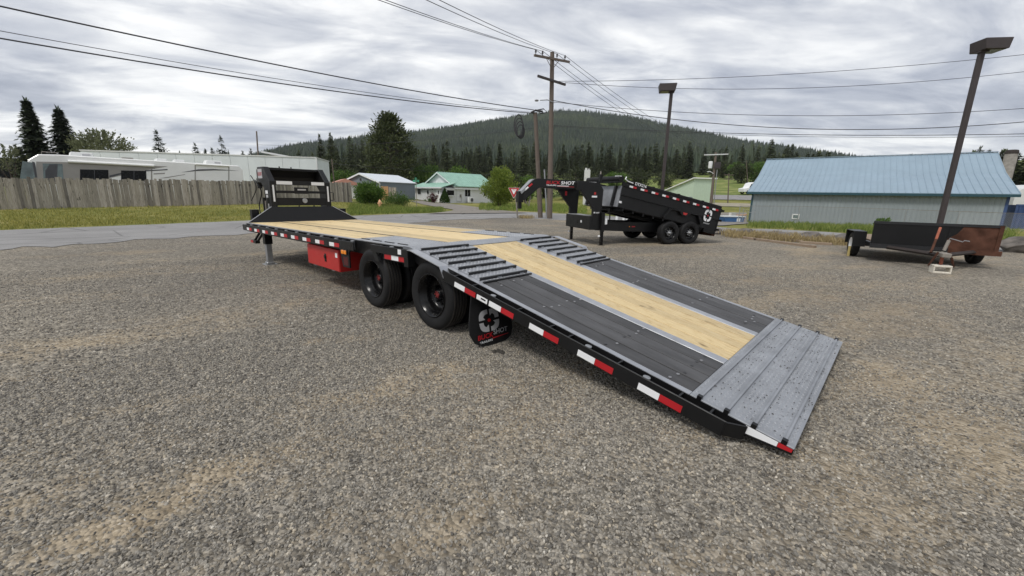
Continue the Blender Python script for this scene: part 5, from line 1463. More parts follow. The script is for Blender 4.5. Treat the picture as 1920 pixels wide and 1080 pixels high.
# local y points away from the lot
MB().prism([(0, FZ), (BW, FZ), (BW, EV), (BW - KX, EV + KZ - .1), (BW / 2, RG - .12), (KX, EV + KZ - .1), (0, EV)], (0, 0, 0), (0, 1, 0), (0, 0, 1), (1, 0, 0), 0, ln).build('walls', 'wall_grey', bb)
n_ = int(ln / .30)
ribm = MB().prism([(0, 0), (.035, -.03), (.075, -.03), (.11, 0)], (0, 0, 0), (1, 0, 0), (0, 1, 0), (0, 0, 1), FZ, EV - .02).mesh('wall_rib', 'wall_grey')
for i in range(n_):
    o = link('wall_rib', ribm, bb); o.location = (.1 + i * (ln - .2) / n_, 0, 0)
# roof in two pitches: lower part flatter
prf = [(-.45, EV - .10), (KX, EV + KZ), (BW / 2, RG), (BW - KX, EV + KZ), (BW + .45, EV - .10)]
for i in range(4):
    (a, za), (b, zb_) = prf[i], prf[i + 1]
    MB().prism([(a, za), (b, zb_), (b, zb_ + .07), (a, za + .07)], (0, 0, 0), (0, 1, 0), (0, 0, 1), (1, 0, 0), -.4, ln + .4).build('roof', 'roof_blue', bb)
    if i < 2:
        rm = MB().prism([(a, za + .07), (b, zb_ + .07), (b, zb_ + .105), (a, za + .105)], (0, 0, 0), (0, 1, 0), (0, 0, 1), (1, 0, 0), 0, .05).mesh('roof_rib', 'roof_blue')
        nr = int(ln / .42)
        for k in range(nr + 1):
            o = link('roof_rib', rm, bb); o.location = (-.38 + k * (ln + .74) / nr, 0, 0)
MB().box(-.42, ln + .42, -.50, -.43, EV - .27, EV - .07).build('fascia', 'trim_teal', bb)
MB().box(-.42, ln + .42, BW / 2 - .15, BW / 2 + .15, RG + .10, RG + .14).build('ridge_cap', 'roof_blue', bb)
MB().box(-.03, .14, -.035, .1, FZ, EV).build('corner_trim', 'trim_teal', bb)
MB().box(ln - .14, ln + .03, -.035, .1, FZ, EV).build('corner_trim', 'container_blue', bb)
def bx(u, v):
    p_ = on_plane(u, v, BLp, Vector((-math.sin(rz), math.cos(rz), 0))); return (p_ - Vector((BLp.x, BLp.y, 0))).dot(Vector((math.cos(rz), math.sin(rz), 0))), p_.z
x0, z0 = bx(1486, 401); x1, z1 = bx(1498, 411)
wn = MB().box(x0, x1, -.07, -.03, z1, z0).build('low_window', 'window_frame', bb)
MB().box(x0 + .08, x1 - .08, -.08, -.065, z1 + .08, z0 - .1).build('pane', 'glass_pale', wn)
# chimney stack at the gable
ck = empty('concrete_chimney', at_y(1899, 280, 58), label='tall soot stained concrete chimney behind the right end of the blue roofed building', cat='chimney')
ck.location.z = -.5
zc = at_y(1899, 280, 58).z + .5
MB().tube([(0, 0, 0), (0, 0, zc - .35)], [.72, .62], 14).build('shaft', 'concrete', ck, smooth=True)
MB().lathe([(.64, 0), (.66, .2), (.56, .5), (.36, .55), (.36, .2)], (0, 0, zc - .6), 'z', 14).build('cap', 'brown_dark', ck, smooth=True)
# blue container and pale tank at the right edge
c0 = at_y(1908, 383, 33.5); c0.z = c0.z - 2.1
cn = empty('shipping_container', c0, R(-30), label='dark blue corrugated shipping container at the end of the grey metal building', cat='container')
MB().box(0, 6, 0, 2.4, 0, 2.05).build('body', 'container_blue', cn)
cm = MB().prism([(0, 0), (.06, -.05), (.16, -.05), (.22, 0)], (0, 0, 0), (1, 0, 0), (0, 1, 0), (0, 0, 1), .12, 1.95).mesh('corrugation', 'container_blue')
for i in range(20):
    o = link('corrugation', cm, cn); o.location = (.1 + i * .29, 0, 0)
MB().box(-.06, .06, -.06, .06, 0, 2.1).build('corner_post', 'container_blue', cn)
MB().box(0, 6, -.06, .02, 1.96, 2.1).build('top_rail', 'container_blue', cn)
MB().box(.9, 1.25, -.062, -.055, .9, 1.3).build('stencil', 'panel_white', cn)
tk = empty('white_tent', at_y(1935, 372, 42), R(-20), label='pale curved canopy roof behind the shipping container', cat='tent'); tk.location.z = -.2
n_ = 12
pf = [(3.2 * math.cos(math.pi * i / n_), 2.6 + 1.1 * math.sin(math.pi * i / n_)) for i in range(n_ + 1)]
MB().prism([(3.2, 0)] + pf + [(-3.2, 0)], (1.9, 0, 0), (1, 0, 0), (0, 0, 1), (0, 1, 0), 0, 6).build('canopy', 'offwhite', tk)
# chain link fence in front of the building
cl = empty('chain_link_fence', (0, 0, 0), label='galvanised chain link fence with top rail in front of the grey metal building', cat='fence')
c_pts = [at_y(1388, 400, 34), at_y(1500, 400, 32.5), at_y(1600, 400, 30), at_y(1700, 400, 28), at_y(1800, 400, 25.5), at_y(1960, 400, 21.5)]
tops = [at_y(1388, 386, 34), at_y(1500, 387, 32.5), at_y(1600, 389.5, 30), at_y(1700, 393, 28), at_y(1800, 396.5, 25.5), at_y(1960, 402, 21.5)]
for p_, t_ in zip(c_pts, tops):
    g_ = zt(p_.x, p_.y); MB().tube([(t_.x, t_.y, g_ - .1), t_], .026, 7).build('post', 'galvanised', cl)
MB().tube(tops, .014, 6).build('top_rail', 'post_grey', cl)
mw = MB()
for i in range(len(tops) - 1):
    a, b = tops[i], tops[i + 1]; ga_, gb_ = zt(a.x, a.y) + .05, zt(b.x, b.y) + .05
    nn = 46
    for k in range(nn + 12):
        for dr_ in (1, -1):
            s0_, s1_ = (k - 12) / nn, k / nn
            f0, f1 = max(0, min(1, s0_)), max(0, min(1, s1_))
            if f1 <= f0: continue
            h0 = (f0 - s0_) / (s1_ - s0_); h1 = (f1 - s0_) / (s1_ - s0_)
            if dr_ < 0: h0, h1 = 1 - h0, 1 - h1
            def pt_(f_, h_):
                q = a.lerp(b, f_); gl_ = ga_ + (gb_ - ga_) * f_; return (q.x, q.y, gl_ + (q.z - gl_) * h_)
            mw.tube([pt_(f0, h0), pt_(f1, h1)], .0035, 3, False)
tag(mw.build('wire_mesh', 'galvanised', cl), kind='stuff')
g_ = empty('fence_gate_frame', at_y(1391, 415, 33.3), label='sagging chain link gate frame at the left end of the wire fence', cat='gate')
g_.location.z = zt(g_.location.x, g_.location.y)
MB().tube([(0, 0, 0), (0, 0, 1.15), (.5, 0, .85), (.95, 0, .95), (.95, 0, 0)], .022, 6).build('frame', 'galvanised', g_)
# dumpster, truck, white posts
dm = empty('dumpster', at_y(1371, 410, 38), R(8), label='small blue dumpster with a pale lid near the dump trailer\'s tailgate', cat='dumpster'); dm.location.z = zt(dm.location.x, dm.location.y)
MB().prism([(-.85, 0), (.85, 0), (.98, .50), (-.98, .50)], (0, -.5, 0), (1, 0, 0), (0, 0, 1), (0, 1, 0), 0, 1.0).build('bin', 'dumpster_blue', dm)
MB().box(-1.0, 1.0, -.55, .55, .50, .58).build('lid', 'panel_white', dm)
MB().box(.2, .55, -.515, -.5, .1, .38).build('sticker', 'panel_white', dm)
tk2 = empty('white_truck', at_y(1407, 371, 101), R(-172), label='distant white truck partly hidden by the corner of the blue roofed building', cat='truck'); tk2.location.z = zt(tk2.location.x, tk2.location.y) + .1
MB().prism([(-4, .5), (2.6, .5), (2.7, 1.3), (1.6, 1.5), (1.1, 2.5), (.3, 2.75), (-4, 2.75)], (0, -1.1, 0), (1, 0, 0), (0, 0, 1), (0, 1, 0), 0, 2.2).build('body', 'white_paint', tk2, bevel=.06)
for y_ in (-1.11, 1.11): MB().prism([(.5, 1.55), (1.45, 1.55), (1.05, 2.35), (.5, 2.4)], (0, y_ - .01, 0), (1, 0, 0), (0, 0, 1), (0, 1, 0), 0, .02).build('window', 'glass_dark', tk2)
for x in (-2.6, 1.6):
    for y_ in (-1.0, 1.0): MB().lathe([(.2, -.12), (.46, -.13), (.48, 0), (.46, .13), (.2, .12)], (x, y_, .48), 'y', 18).build('wheel', 'rubber', tk2, smooth=True)
for i, (u, v, hpx) in enumerate(((1156, 414, 17), (1169, 414, 16), (1176, 414, 16), (1190, 415, 16))):
    p_ = on_ground(u, v); hh = at_y(u, v - hpx, p_.y).z - p_.z
    b = empty('bollard', p_, label='white painted post at the road edge seen under the raised dump bed', cat='bollard', group='white posts at the road edge')
    MB().tube([(0, 0, -.05), (0, 0, hh - .03), (0, 0, hh)], [.075, .075, .05], 12).build('post', 'white_paint', b, smooth=True)
    MB().tube([(0, 0, -.02), (0, 0, .05)], .10, 12).build('collar', 'concrete', b)
yb = empty('pipe_barrier', at_y(1372, 400, 47), R(12), label='low yellow pipe barrier beside the dusty yard', cat='barrier'); yb.location.z = zt(yb.location.x, yb.location.y)
MB().tube([(-3.0, 0, .35), (2.0, 0, .75)], .06, 8).build('pipe', 'hydrant_tan', yb)
for x in (-2.6, 1.7): MB().tube([(x, 0, -.05), (x, 0, .4 + (x + 2.6) * .07)], .06, 8).build('support', 'hydrant_tan', yb)
MB().box(-.2, .4, -.2, .2, .5, .95).build('counterweight', 'offwhite', yb)

# ================================================================ ROCKS AND TIMBERS
def rock(u, v, w, h, seed, label):
    p_ = on_ground(u, v)
    bm = bmesh.new()
    bmesh.ops.create_icosphere(bm, subdivisions=3, radius=1)
    rr = random.Random(seed)
    planes = [(Vector((rr.gauss(0, 1), rr.gauss(0, 1), rr.gauss(0, .8))).normalized(), rr.uniform(.55, .85)) for _ in range(13)]
    for vv in bm.verts:
        for n, d in planes:
            k = vv.co.dot(n)
            if k > d: vv.co -= n * (k - d) * .92
        vv.co += Vector((rr.gauss(0, .015), rr.gauss(0, .015), rr.gauss(0, .015)))
        vv.co.x *= w / 2 * 1.25; vv.co.y *= w / 2.2 * 1.2; vv.co.z = vv.co.z * h * .62 + h * .36
    me = bpy.data.meshes.new('rock'); bm.to_mesh(me); bm.free(); me.materials.append(MATS['rock'])
    o = link('boulder', me); o.location = p_; o.rotation_euler = (0, 0, rr.uniform(0, 6))
    tag(o, label, 'boulder', 'boulders along the road edge')
for i, (u, v, w, h, lb) in enumerate([(1399, 441, .62, .34, 'tall grey boulder at the far end of the rock row nearest the dump trailer'), (1463, 445, .80, .28, 'low wide boulder behind the old planks'),
                                      (1521, 451, .72, .34, 'rounded brown boulder with straw growing in front'), (1582, 455, .85, .34, 'flat dark boulder beside the utility trailer\'s fender'),
                                      (1908, 473, 1.0, .50, 'big dark boulder to the right of the rusty board'), (1345, 439, .4, .25, 'small boulder behind the dump trailer\'s tailgate')]):
    rock(u, v, w, h, 30 + i, lb)
for i, (u0, v0, u1, v1, lb) in enumerate([(1393, 447, 1528, 465, 'long weathered timber lying on the gravel in front of the boulders'), (1410, 444.5, 1505, 455, 'second shorter timber lying behind the long one'), (1500, 456, 1560, 460, 'short broken timber near the dry grass')]):
    a, b = on_ground(u0, v0), on_ground(u1, v1)
    d_ = (b - a); l_ = d_.length
    o = MB().box(0, l_, -.07, .07, -.02, .075).build('timber', 'old_plank', None, bevel=.01, label=lb, cat='timber')
    o.location = a; o.rotation_euler = (0, 0, math.atan2(d_.y, d_.x))

p_ = on_ground(936, 660); cl_ = MB(); rg = random.Random(4)
for k in range(26):
    x, y, q = rg.gauss(0, .035), rg.gauss(0, .022), rg.uniform(.008, .02)
    cl_.lathe([(0, q), (q * .8, q * .5), (q, 0), (0, -q * .3)], (x, y, q * .3), 'z', 5)
co_ = cl_.build('mud_clod', 'dirt_dark', None, label='dark crumbled clod of mud on the gravel behind the mud flap', cat='clod'); co_.location = p_; co_.rotation_euler = (0, 0, -.6)

# ================================================================ TREES
def quad_leaf(V, Fc, c, ax, n, l_, w_):
    o = len(V)
    sd = ax.cross(n).normalized() * w_
    V += [tuple(c - sd * .3), tuple(c + ax * l_ * .5 - sd), tuple(c + ax * l_), tuple(c + ax * l_ * .5 + sd)]
    Fc.append((o, o + 1, o + 2, o + 3))
def mesh_of(name, V, Fc, m):
    me = bpy.data.meshes.new(name); me.from_pydata(V, [], Fc); me.materials.append(MATS[m]); return me
def conifer(seed, h, rad, m, whorls=26, per=9, shape=1., low=.1, droop=.25, spray=7, leaf=.30, gap=.12):
    rr = random.Random(seed)
    V, Fc = [], []
    for w in range(whorls):
        t = low + (1 - low) * (w + rr.uniform(-.3, .3)) / whorls
        z = h * t
        R_ = rad * max(.04, (1 - (t - low) / (1 - low))) ** shape * rr.uniform(.82, 1.12)
        nb_ = max(3, int(per * (.45 + .6 * R_ / rad)))
        a0 = rr.uniform(0, 6.28)
        for b in range(nb_):
            if rr.random() < gap: continue
            a = a0 + 2 * math.pi * b / nb_ + rr.uniform(-.3, .3)
            bl = R_ * rr.uniform(.65, 1.15)
            d_ = Vector((math.cos(a), math.sin(a), 0))
            for k in range(spray):
                s_ = (k + rr.uniform(.2, 1)) / spray
                c = d_ * (bl * s_) + Vector((0, 0, z + .12 * h / whorls - droop * bl * s_ * s_ + rr.uniform(-.45, .45) * h / whorls))
                ln_ = leaf * rr.uniform(.7, 1.3) * (1.1 - .45 * s_) * (.5 + .5 * bl / rad)
                for sd in (-1, 1):
                    ax = (d_ * rr.uniform(.5, 1) + Vector((-d_.y, d_.x, 0)) * sd * rr.uniform(.35, .95) + Vector((0, 0, rr.uniform(-.55, .12)))).normalized()
                    quad_leaf(V, Fc, c, ax, Vector((rr.uniform(-.3, .3), rr.uniform(-.3, .3), 1)).normalized(), ln_, ln_ * .27)
    for k in range(8):
        quad_leaf(V, Fc, Vector((0, 0, h * (.93 + .008 * k))), Vector((math.cos(k * 2.4) * .4, math.sin(k * 2.4) * .4, 1)).normalized(), Vector((1, 0, .1)), leaf * .8, leaf * .12)
    trunk = MB().tube([(0, 0, -.3), (0, 0, h * .3), (0, 0, h * .97)], [h * .017, h * .012, h * .002], 8)
    return trunk.mesh('trunk', 'bark', True), mesh_of('crown', V, Fc, m)
def pine(seed, h, rad, m, clumps=90, per=34, low=.28, leaf=.5):
    rr = random.Random(seed)
    V, Fc = [], []
    tk_ = MB().tube([(0, 0, -.3), (.1, 0, h * .35), (-.05, .05, h * .7), (0, 0, h * .98)], [h * .022, h * .017, h * .009, h * .002], 8)
    for k in range(clumps):
        t = low + (1 - low) * rr.random() ** .9
        prof = math.sin(min(1, (1 - (t - low) / (1 - low)) * 1.15 + .08) * math.pi * .55)
        R_ = rad * max(.12, prof) * rr.uniform(.55, 1.1)
        a = rr.uniform(0, 6.28)
        c0_ = Vector((math.cos(a) * R_, math.sin(a) * R_, h * t + R_ * .15))
        if k % 2 == 0: tk_.tube([(0, 0, h * t - R_ * .2), tuple(c0_)], [h * .005, h * .0015], 4, False)
        cr = rad * rr.uniform(.14, .30)
        for j in range(per):
            dv = Vector((rr.gauss(0, 1), rr.gauss(0, 1), rr.gauss(0, .7)))
            c = c0_ + dv * cr * .5
            ax = (dv.normalized() + Vector((0, 0, .35)) + Vector((rr.uniform(-.4, .4),) * 3)).normalized()
            quad_leaf(V, Fc, c, ax, Vector((rr.gauss(0, 1), rr.gauss(0, 1), rr.gauss(0, 1))).normalized(), leaf * rr.uniform(.6, 1.2), leaf * .13)
    return tk_.mesh('trunk', 'bark', True), mesh_of('crown', V, Fc, m)
def broadleaf(seed, h, rad, m, clumps=60, per=80, low=.12, leaf=.16, stems=5, upright=.4, cz=.55, wisps=0):
    rr = random.Random(seed)
    V, Fc = [], []
    tk_ = MB()
    for k in range(stems):
        a = 6.28 * k / stems
        e = Vector((math.cos(a) * rad * .45, math.sin(a) * rad * .45, h * rr.uniform(.55, .8)))
        tk_.tube([(math.cos(a) * .06, math.sin(a) * .06, -.1), tuple(e * .45 + Vector((0, 0, h * .05))), tuple(e)], [h * .02, h * .012, h * .003], 6)
    for k in range(clumps):
        u_, v_ = rr.uniform(-1, 1), rr.uniform(0, 6.28)
        r3 = rr.random() ** .38
        q = math.sqrt(1 - u_ * u_)
        c0_ = Vector((rad * r3 * q * math.cos(v_), rad * r3 * q * math.sin(v_), h * (low + (1 - low) * (.5 + .5 * u_ * r3))))
        fac = 1 - .35 * abs(u_) if u_ < 0 else 1
        c0_.x *= fac * (1.05 if u_ < cz else .8); c0_.y *= fac
        cr = rad * rr.uniform(.14, .27)
        tk_.tube([(0, 0, h * .25), tuple(c0_ * .6 + Vector((0, 0, h * .08))), tuple(c0_)], [h * .006, h * .004, h * .001], 4, False) if k % 3 == 0 else None
        for j in range(per):
            dv = Vector((rr.gauss(0, 1), rr.gauss(0, 1), rr.gauss(0, 1)))
            c = c0_ + dv * cr * .55
            ax = (dv.normalized() * .6 + Vector((c0_.x, c0_.y, 0)).normalized() * .4 + Vector((0, 0, upright + rr.uniform(-.6, .4)))).normalized()
            quad_leaf(V, Fc, c, ax, Vector((rr.gauss(0, 1), rr.gauss(0, 1), rr.gauss(0, 1))).normalized(), leaf * rr.uniform(.6, 1.3), leaf * .3)
    for k in range(wisps):
        a = rr.uniform(0, 6.28); el = rr.uniform(.5, 1.4)
        d_ = Vector((math.cos(a) * math.cos(el), math.sin(a) * math.cos(el), math.sin(el)))
        s0_ = Vector((d_.x * rad * .7, d_.y * rad * .7, h * .55 + d_.z * h * .3))
        for j in range(26):
            c = s0_ + d_ * (j / 26) * rad * .45 + Vector((rr.gauss(0, .05), rr.gauss(0, .05), rr.gauss(0, .05)))
            quad_leaf(V, Fc, c, (d_ + Vector((rr.gauss(0, .5), rr.gauss(0, .5), rr.gauss(0, .5)))).normalized(), Vector((rr.gauss(0, 1), rr.gauss(0, 1), 1)).normalized(), leaf, leaf * .3)
    return tk_.mesh('trunk', 'bark', True), mesh_of('crown', V, Fc, m)
def plant_tree(name, base, meshes, label, cat='tree', group=None, scale=1, rz=0, parts=('trunk', 'crown')):
    o = empty(name, base, rz, label=label, cat=cat, group=group)
    o.scale = scale if isinstance(scale, tuple) else (scale,) * 3
    for nm, me in zip(parts, meshes): link(nm, me, o)
    return o
def base_at(u, y, v=380): p_ = at_y(u, v, y); p_.z = zt(p_.x, p_.y); return p_
def hgt(u, v, y): return at_y(u, v, y).z - zt(at_y(u, v, y).x, y)
# two big spruces and smaller trees behind the motorhome
for (u, v, y, w, sd, lb) in ((48, 187, 62, .25, 1, 'tall narrow dark spruce behind the motorhome\'s front'), (108, 203, 64, .33, 2, 'broad dark spruce beside the taller narrow one behind the motorhome')):
    h = hgt(u, v, y); plant_tree('spruce_tree', base_at(u, y, v), conifer(sd, h, h * w, 'leaf_spruce', 52, 14, .80, .04, .34, 9, 1.0, .08), lb)
for (u, v, y, w, sd, lb) in ((293, 246, 95, .22, 3, 'ragged single conifer standing alone behind the motorhome\'s roof'), (413, 256, 120, .26, 4, 'bushy conifer above the back of the motorhome'), (365, 270, 120, .22, 5, 'small pointed conifer left of the bushy one behind the motorhome'), (385, 281, 140, .22, 6, 'tiny conifer between two larger ones behind the motorhome'), (397, 279, 130, .24, 16, 'small conifer close to the bushy one behind the motorhome')):
    h = hgt(u, v, y); plant_tree('conifer', base_at(u, y, v), conifer(sd, h, h * w, 'leaf_spruce', 20, 8, .7, .22, .15, 7, 1.0, .3), lb)
h = hgt(186, 249, 58); plant_tree('willow', base_at(186, 58, 249), broadleaf(21, h, 3.6, 'leaf_willow', 70, 60, .25, .30, 6, .9, .3, 60), 'pale wispy willow like tree behind the motorhome\'s air conditioner')
h = hgt(15, 275, 60); plant_tree('bare_bush', base_at(10, 60, 275), broadleaf(22, h, 2.6, 'leaf_willow', 26, 26, .35, .3, 7, .9, .3, 30), 'thin pale bush at the far left behind the white camper')
for i, (u, v, y) in enumerate(((455, 286, 150), (470, 281, 165), (504, 284, 140), (560, 284, 150), (585, 288, 150), (612, 292, 140))):
    h = hgt(u, v, y); plant_tree('conifer', base_at(u, y, v), conifer(60 + i, h, h * .24, 'leaf_belt', 16, 8, .75, .1, .2, 6, 1.3, .2), 'dark conifer beyond the storage building at the foot of the hill', group='conifers beyond the storage building')
# big pine behind the garage
h = hgt(728, 221, 88)
plant_tree('ponderosa_pine', base_at(728, 88, 221), pine(31, h, h * .30, 'leaf_pine', 210, 52, .16, .80), 'big shaggy pine towering behind the grey garage')
# bright tree by the yield sign, shrubs
p_ = on_ground(936, 390.5); h = at_y(930, 318, p_.y).z - p_.z
plant_tree('maple_tree', p_, broadleaf(41, h, h * .44, 'leaf_bright', 120, 95, .10, .17, 6, .55, .5, 40), 'bright green leafy young tree between the white house and the yield sign')
p_ = on_ground(692, 382.5); h = at_y(692, 349, p_.y).z - p_.z
plant_tree('shrub', p_, broadleaf(42, h * 1.05, h * .80, 'leaf_shrub', 95, 90, .0, .16, 8, .4, .5, 30), 'dense green shrub by the fence end in front of the garage', 'shrub')
p_ = on_ground(748, 385); plant_tree('shrub', p_, broadleaf(43, 1.0, 1.5, 'leaf_shrub', 45, 60, .0, .13, 8, .4, .5, 10), 'low tangled bush on the grass mound right of the hydrant', 'shrub')
p_ = gpt(834, 64); V, Fc = [], []
rr = random.Random(5)
for k in range(5200):
    t = rr.random() ** .75; a = rr.uniform(0, 6.28); z_ = 2.15 * t
    R_ = .80 * min(1, (1 - t) * 1.25 + .02) * rr.uniform(.82, 1.02)
    quad_leaf(V, Fc, Vector((R_ * math.cos(a), R_ * math.sin(a), z_)), Vector((math.cos(a) * .4, math.sin(a) * .4, 1)).normalized(), Vector((math.cos(a), math.sin(a), 0)), .14, .045)
plant_tree('cypress_topiary', p_, (MB().tube([(0, 0, -.1), (0, 0, 1.8)], .05, 6).mesh('trunk', 'bark'), mesh_of('crown', V, Fc, 'leaf_cypress')), 'small cone shaped evergreen beside the bungalow\'s porch', 'shrub')
plant_tree('shrub', gpt(813, 62.6), broadleaf(45, 1.5, .75, 'leaf_red', 40, 40, 0, .12, 6, .6), 'dark red leaved bush left of the porch door', 'shrub')
plant_tree('shrub', gpt(804, 63), broadleaf(46, .5, .6, 'leaf_shrub', 20, 40, 0, .10, 5, .4), 'tiny round bush under the diamond window', 'shrub')
p_ = on_ground(1413, 413.5); plant_tree('shrub', p_, broadleaf(47, .8, .5, 'leaf_cypress', 30, 50, 0, .10, 5, .5), 'small dark bush at the left corner of the grey metal building', 'shrub')
p_ = on_ground(1653, 428); plant_tree('weed_clump', p_, broadleaf(48, .6, .35, 'leaf_shrub', 20, 40, 0, .12, 6, .7), 'leafy weed clump against the grey metal wall behind the utility trailer', 'shrub')
# lower leafy trees in the valley in front of the belt
bl = [broadleaf(80 + i, 6.5, 3.4, 'leaf_shrub' if i == 0 else 'leaf_pine', 60, 55, .03, .42, 5, .4) for i in range(3)]
rr = random.Random(77)
for i, (u, y, k) in enumerate([(800, 92, 1.), (835, 100, .9), (772, 96, .9), (860, 105, 1.1), (905, 98, .95), (955, 92, .9), (985, 95, 1.0), (1060, 98, .9), (1085, 105, 1.1), (1150, 110, .9), (1190, 118, 1.), (1385, 150, 1.1), (1410, 150, 1.2), (1240, 120, .8), (1020, 108, 1.), (650, 75, .8), (625, 80, .95), (1348, 195, 1.1), (1372, 190, 1.2)]):
    plant_tree('leafy_tree', base_at(u, y), bl[i % 3], 'mid green leafy tree in the valley in front of the dark conifer belt', group='leafy trees in the valley', scale=(k, k, k * rr.uniform(.85, 1.1)), rz=rr.uniform(0, 6))
# belt of conifers at the foot of the hill: individuals in the front rows
cv = [conifer(100 + i, 16, 16 * w, 'leaf_belt', 22, 9, sh_, .06, .22, 7, 1.5, .15) for i, (w, sh_) in enumerate(((.20, .85), (.25, .72), (.18, .9), (.27, .66), (.23, .78)))]
rr = random.Random(88)
n_b = 0
for row, (y0, n_, sc) in enumerate(((205, 56, .90), (245, 60, .95), (290, 62, 1.0))):
    for i in range(n_):
        u = 610 + (1480 - 610) * (i + rr.uniform(-.45, .45)) / n_
        y = y0 + rr.uniform(-14, 14)
        if 1290 < u < 1420 and row == 0 and rr.random() < .7: continue
        k = sc * rr.uniform(.62, 1.2)
        plant_tree('belt_conifer', base_at(u, y), cv[rr.randrange(5)], 'dark conifer in the dense tree belt at the foot of the hill', group='conifers of the belt at the foot of the hill', scale=(k * rr.uniform(.9, 1.15), k * rr.uniform(.9, 1.15), k), rz=rr.uniform(0, 6))
# trees behind the blue roof
for i in range(46):
    u = 1455 + (2010 - 1455) * (i + rr.uniform(-.4, .4)) / 46
    near = u > 1858
    y = rr.uniform(72, 82) if near else rr.uniform(96, 135)
    x_ = at_y(u, 380, y)
    vt = (np.interp(u, [1455, 1560, 1600, 1680, 1740, 1800, 1830, 1870, 1920, 2010], [283, 285, 297, 292, 297, 288, 277, 286, 282, 285])) + rr.uniform(-4, 11)
    h = hgt(u, vt, y)
    k = h / 16
    plant_tree('ridge_tree', base_at(u, y, vt), cv[rr.randrange(5)], 'dark tree rising behind the blue metal roof', group='trees behind the blue metal roof', scale=(k * 1.35, k * 1.35, k), rz=rr.uniform(0, 6))
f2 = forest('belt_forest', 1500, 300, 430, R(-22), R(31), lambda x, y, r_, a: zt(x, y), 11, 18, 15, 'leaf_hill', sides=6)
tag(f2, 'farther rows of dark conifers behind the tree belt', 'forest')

# ================================================================ GRASS AND GRAVEL (uncountable)
def blades(name, pts, m, hmin, hmax, w, label, per=1, cat='grass'):
    rr_ = np.random.default_rng(len(pts))
    V, Fc = [], []
    for (x, y) in pts:
        z = zt(x, y)
        a = rr_.uniform(0, 6.28); h = rr_.uniform(hmin, hmax); l_ = rr_.uniform(.1, .6) * h
        b = rr_.uniform(0, 6.28)
        dx, dy = math.cos(a) * w, math.sin(a) * w
        o = len(V)
        V += [(x - dx, y - dy, z), (x + dx, y + dy, z), (x + math.cos(b) * l_ * .35 + dx * .6, y + math.sin(b) * l_ * .35 + dy * .6, z + h * .6), (x + math.cos(b) * l_, y + math.sin(b) * l_, z + h)]
        Fc += [(o, o + 1, o + 2), (o, o + 2, o + 3)]
    o = link(name, mesh_of(name, V, Fc, m)); tag(o, label, cat, kind='stuff')
g = np.random.default_rng(4)
def area_pts(n, u0, u1, v0f, v1f, clump=0):
    out = []
    while len(out) < n:
        u = g.uniform(u0, u1); a, b = v0f(u), v1f(u)
        p_ = on_ground(u, g.uniform(min(a, b), max(a, b)))
        if clump:
            for _ in range(clump): out.append((p_.x + g.normal(0, .12), p_.y + g.normal(0, .12)))
        else: out.append((p_.x, p_.y))
    return out
roadf = lambda u: float(np.interp(u, [p_[0] for p_ in FAR_PX], [p_[1] for p_ in FAR_PX])) - 1.0
fb_ = lambda u: float(np.interp(u, [0, 130, 400, 470, 662], [393, 390, 384, 381, 379]))
blades('lawn_grass', area_pts(16000, 0, 660, roadf, fb_, 4), 'grass_blade', .05, .15, .012, 'short yellow green mown grass between street and board fence')
blades('rough_grass', area_pts(9000, 655, 830, lambda u: roadf(u), lambda u: 384 if u < 760 else 391, 5), 'grass_rank', .08, .30, .014, 'long unmown grass around the hydrant')
blades('verge_grass', area_pts(7000, 900, 1100, lambda u: roadf(u) - .5, lambda u: 383, 5), 'grass_rank', .15, .45, .016, 'tall green grass across the road behind the utility poles')
blades('weeds', area_pts(6000, 1404, 1900, lambda u: roadf(u) + 0.5, lambda u: float(np.interp(u, [1404, 1900], [417, 432])), 5), 'grass_rank', .10, .35, .014, 'green weeds along the foot of the grey metal building')
blades('dry_grass', area_pts(3600, 1360, 1600, lambda u: float(np.interp(u, [1360, 1600], [437, 452])), lambda u: float(np.interp(u, [1360, 1600], [445, 462])), 9), 'straw', .08, .28, .010, 'dry straw coloured grass around boulders and timbers')
blades('pole_weeds', area_pts(300, 975, 1000, lambda u: 408, lambda u: 410, 6), 'straw', .1, .25, .01, 'small dry weeds at the foot of the yield sign')
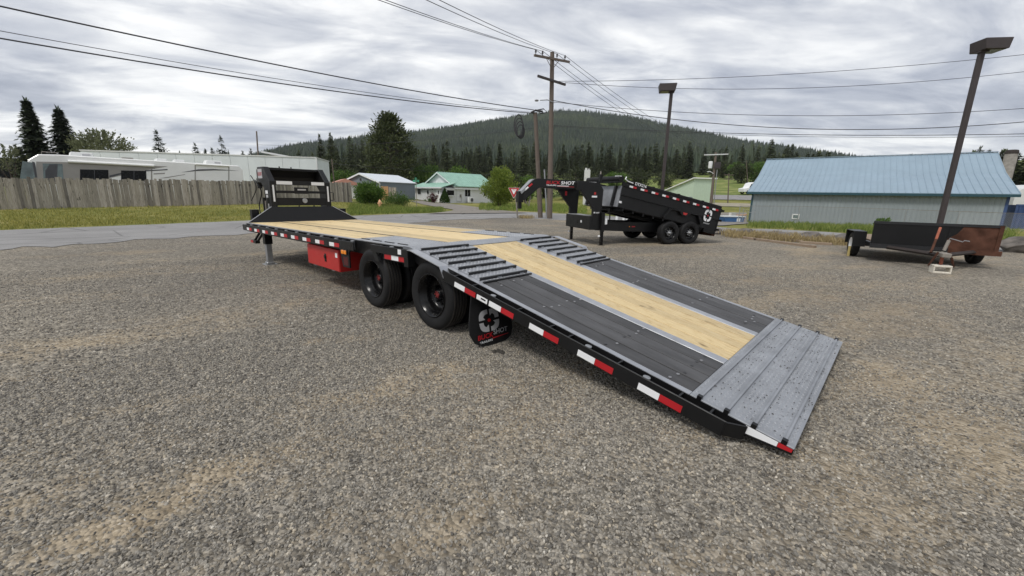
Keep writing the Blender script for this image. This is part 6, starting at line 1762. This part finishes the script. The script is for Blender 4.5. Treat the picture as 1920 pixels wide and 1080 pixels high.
# loose stones: geometry nodes instances on scattered points
def gravel(name, pts, smin, smax, seed, label):
    me = bpy.data.meshes.new(name)
    me.from_pydata([(x, y, zt(x, y)) for x, y in pts], [], [])
    ob = link(name, me)
    tag(ob, label, 'gravel', kind='stuff')
    ng = bpy.data.node_groups.new(name, 'GeometryNodeTree')
    ng.interface.new_socket('Geometry', in_out='INPUT', socket_type='NodeSocketGeometry')
    ng.interface.new_socket('Geometry', in_out='OUTPUT', socket_type='NodeSocketGeometry')
    gi, go = ng.nodes.new('NodeGroupInput'), ng.nodes.new('NodeGroupOutput')
    ico = ng.nodes.new('GeometryNodeMeshIcoSphere'); ico.inputs['Radius'].default_value = 1.; ico.inputs['Subdivisions'].default_value = 2
    sp = ng.nodes.new('GeometryNodeSetPosition')
    no = ng.nodes.new('ShaderNodeTexNoise'); no.inputs['Scale'].default_value = 1.1; no.inputs['Detail'].default_value = 1
    vm = ng.nodes.new('ShaderNodeVectorMath'); vm.operation = 'SUBTRACT'; vm.inputs[1].default_value = (.5, .5, .5)
    vm2 = ng.nodes.new('ShaderNodeVectorMath'); vm2.operation = 'SCALE'; vm2.inputs['Scale'].default_value = 1.5
    sm = ng.nodes.new('GeometryNodeSetMaterial'); sm.inputs['Material'].default_value = MATS['stone']
    iop = ng.nodes.new('GeometryNodeInstanceOnPoints')
    r1 = ng.nodes.new('FunctionNodeRandomValue'); r1.data_type = 'FLOAT_VECTOR'; r1.inputs[0].default_value = (0, 0, 0); r1.inputs[1].default_value = (6.28, 6.28, 6.28); r1.inputs['Seed'].default_value = seed
    r2 = ng.nodes.new('FunctionNodeRandomValue'); r2.data_type = 'FLOAT_VECTOR'; r2.inputs[0].default_value = (smin, smin * .7, smin * .55); r2.inputs[1].default_value = (smax, smax * .85, smax * .7); r2.inputs['Seed'].default_value = seed + 5
    lk = ng.links.new
    lk(no.outputs['Color'], vm.inputs[0]); lk(vm.outputs[0], vm2.inputs[0]); lk(vm2.outputs[0], sp.inputs['Offset'])
    lk(ico.outputs[0], sp.inputs[0]); lk(sp.outputs[0], sm.inputs[0])
    lk(gi.outputs[0], iop.inputs['Points']); lk(sm.outputs[0], iop.inputs['Instance'])
    lk(r1.outputs[0], iop.inputs['Rotation']); lk(r2.outputs[0], iop.inputs['Scale'])
    lk(iop.outputs[0], go.inputs[0])
    md = ob.modifiers.new('scatter', 'NODES'); md.node_group = ng
def wedge(n, r0, r1, amax=R(60)):
    r_ = np.sqrt(g.uniform(r0 ** 2, r1 ** 2, n)); a = g.uniform(-amax, amax, n)
    P_ = list(zip((r_ * np.sin(a)).tolist(), (r_ * np.cos(a)).tolist()))
    k_ = g.random(n)
    return [p_ for p_, q in zip(P_, k_) if q > min(.86, max(0, sandiness(*p_) * 1.25))]
gravel('loose_gravel', wedge(115000, .9, 4.6), .0042, .0113, 1, 'grey crushed stone gravel covering the near part of the lot')
gravel('coarse_gravel', wedge(5000, .9, 5.5), .009, .0160, 2, 'scattered larger gravel stones on the near part of the lot')
gravel('far_gravel', wedge(70000, 4.4, 10.5), .006, .0125, 3, 'grey gravel stones around the flatbed trailer')

# ================================================================ HAZE
hz = MB().box(-2750, 2750, -2750, 2750, -8, 345)
me = hz.mesh('haze', 'wire')
hm = bpy.data.materials.new('haze_air'); hm.use_nodes = True
ht = hm.node_tree; ht.nodes.clear()
ho_ = N(ht, 'ShaderNodeOutputMaterial'); pv = N(ht, 'ShaderNodeVolumePrincipled')
pv.inputs['Color'].default_value = (.86, .90, .95, 1); pv.inputs['Density'].default_value = .00007; pv.inputs['Anisotropy'].default_value = .0
L(ht, pv.outputs[0], ho_.inputs['Volume'])
me.materials.clear(); me.materials.append(hm)
tag(link('haze', me), kind='stuff')
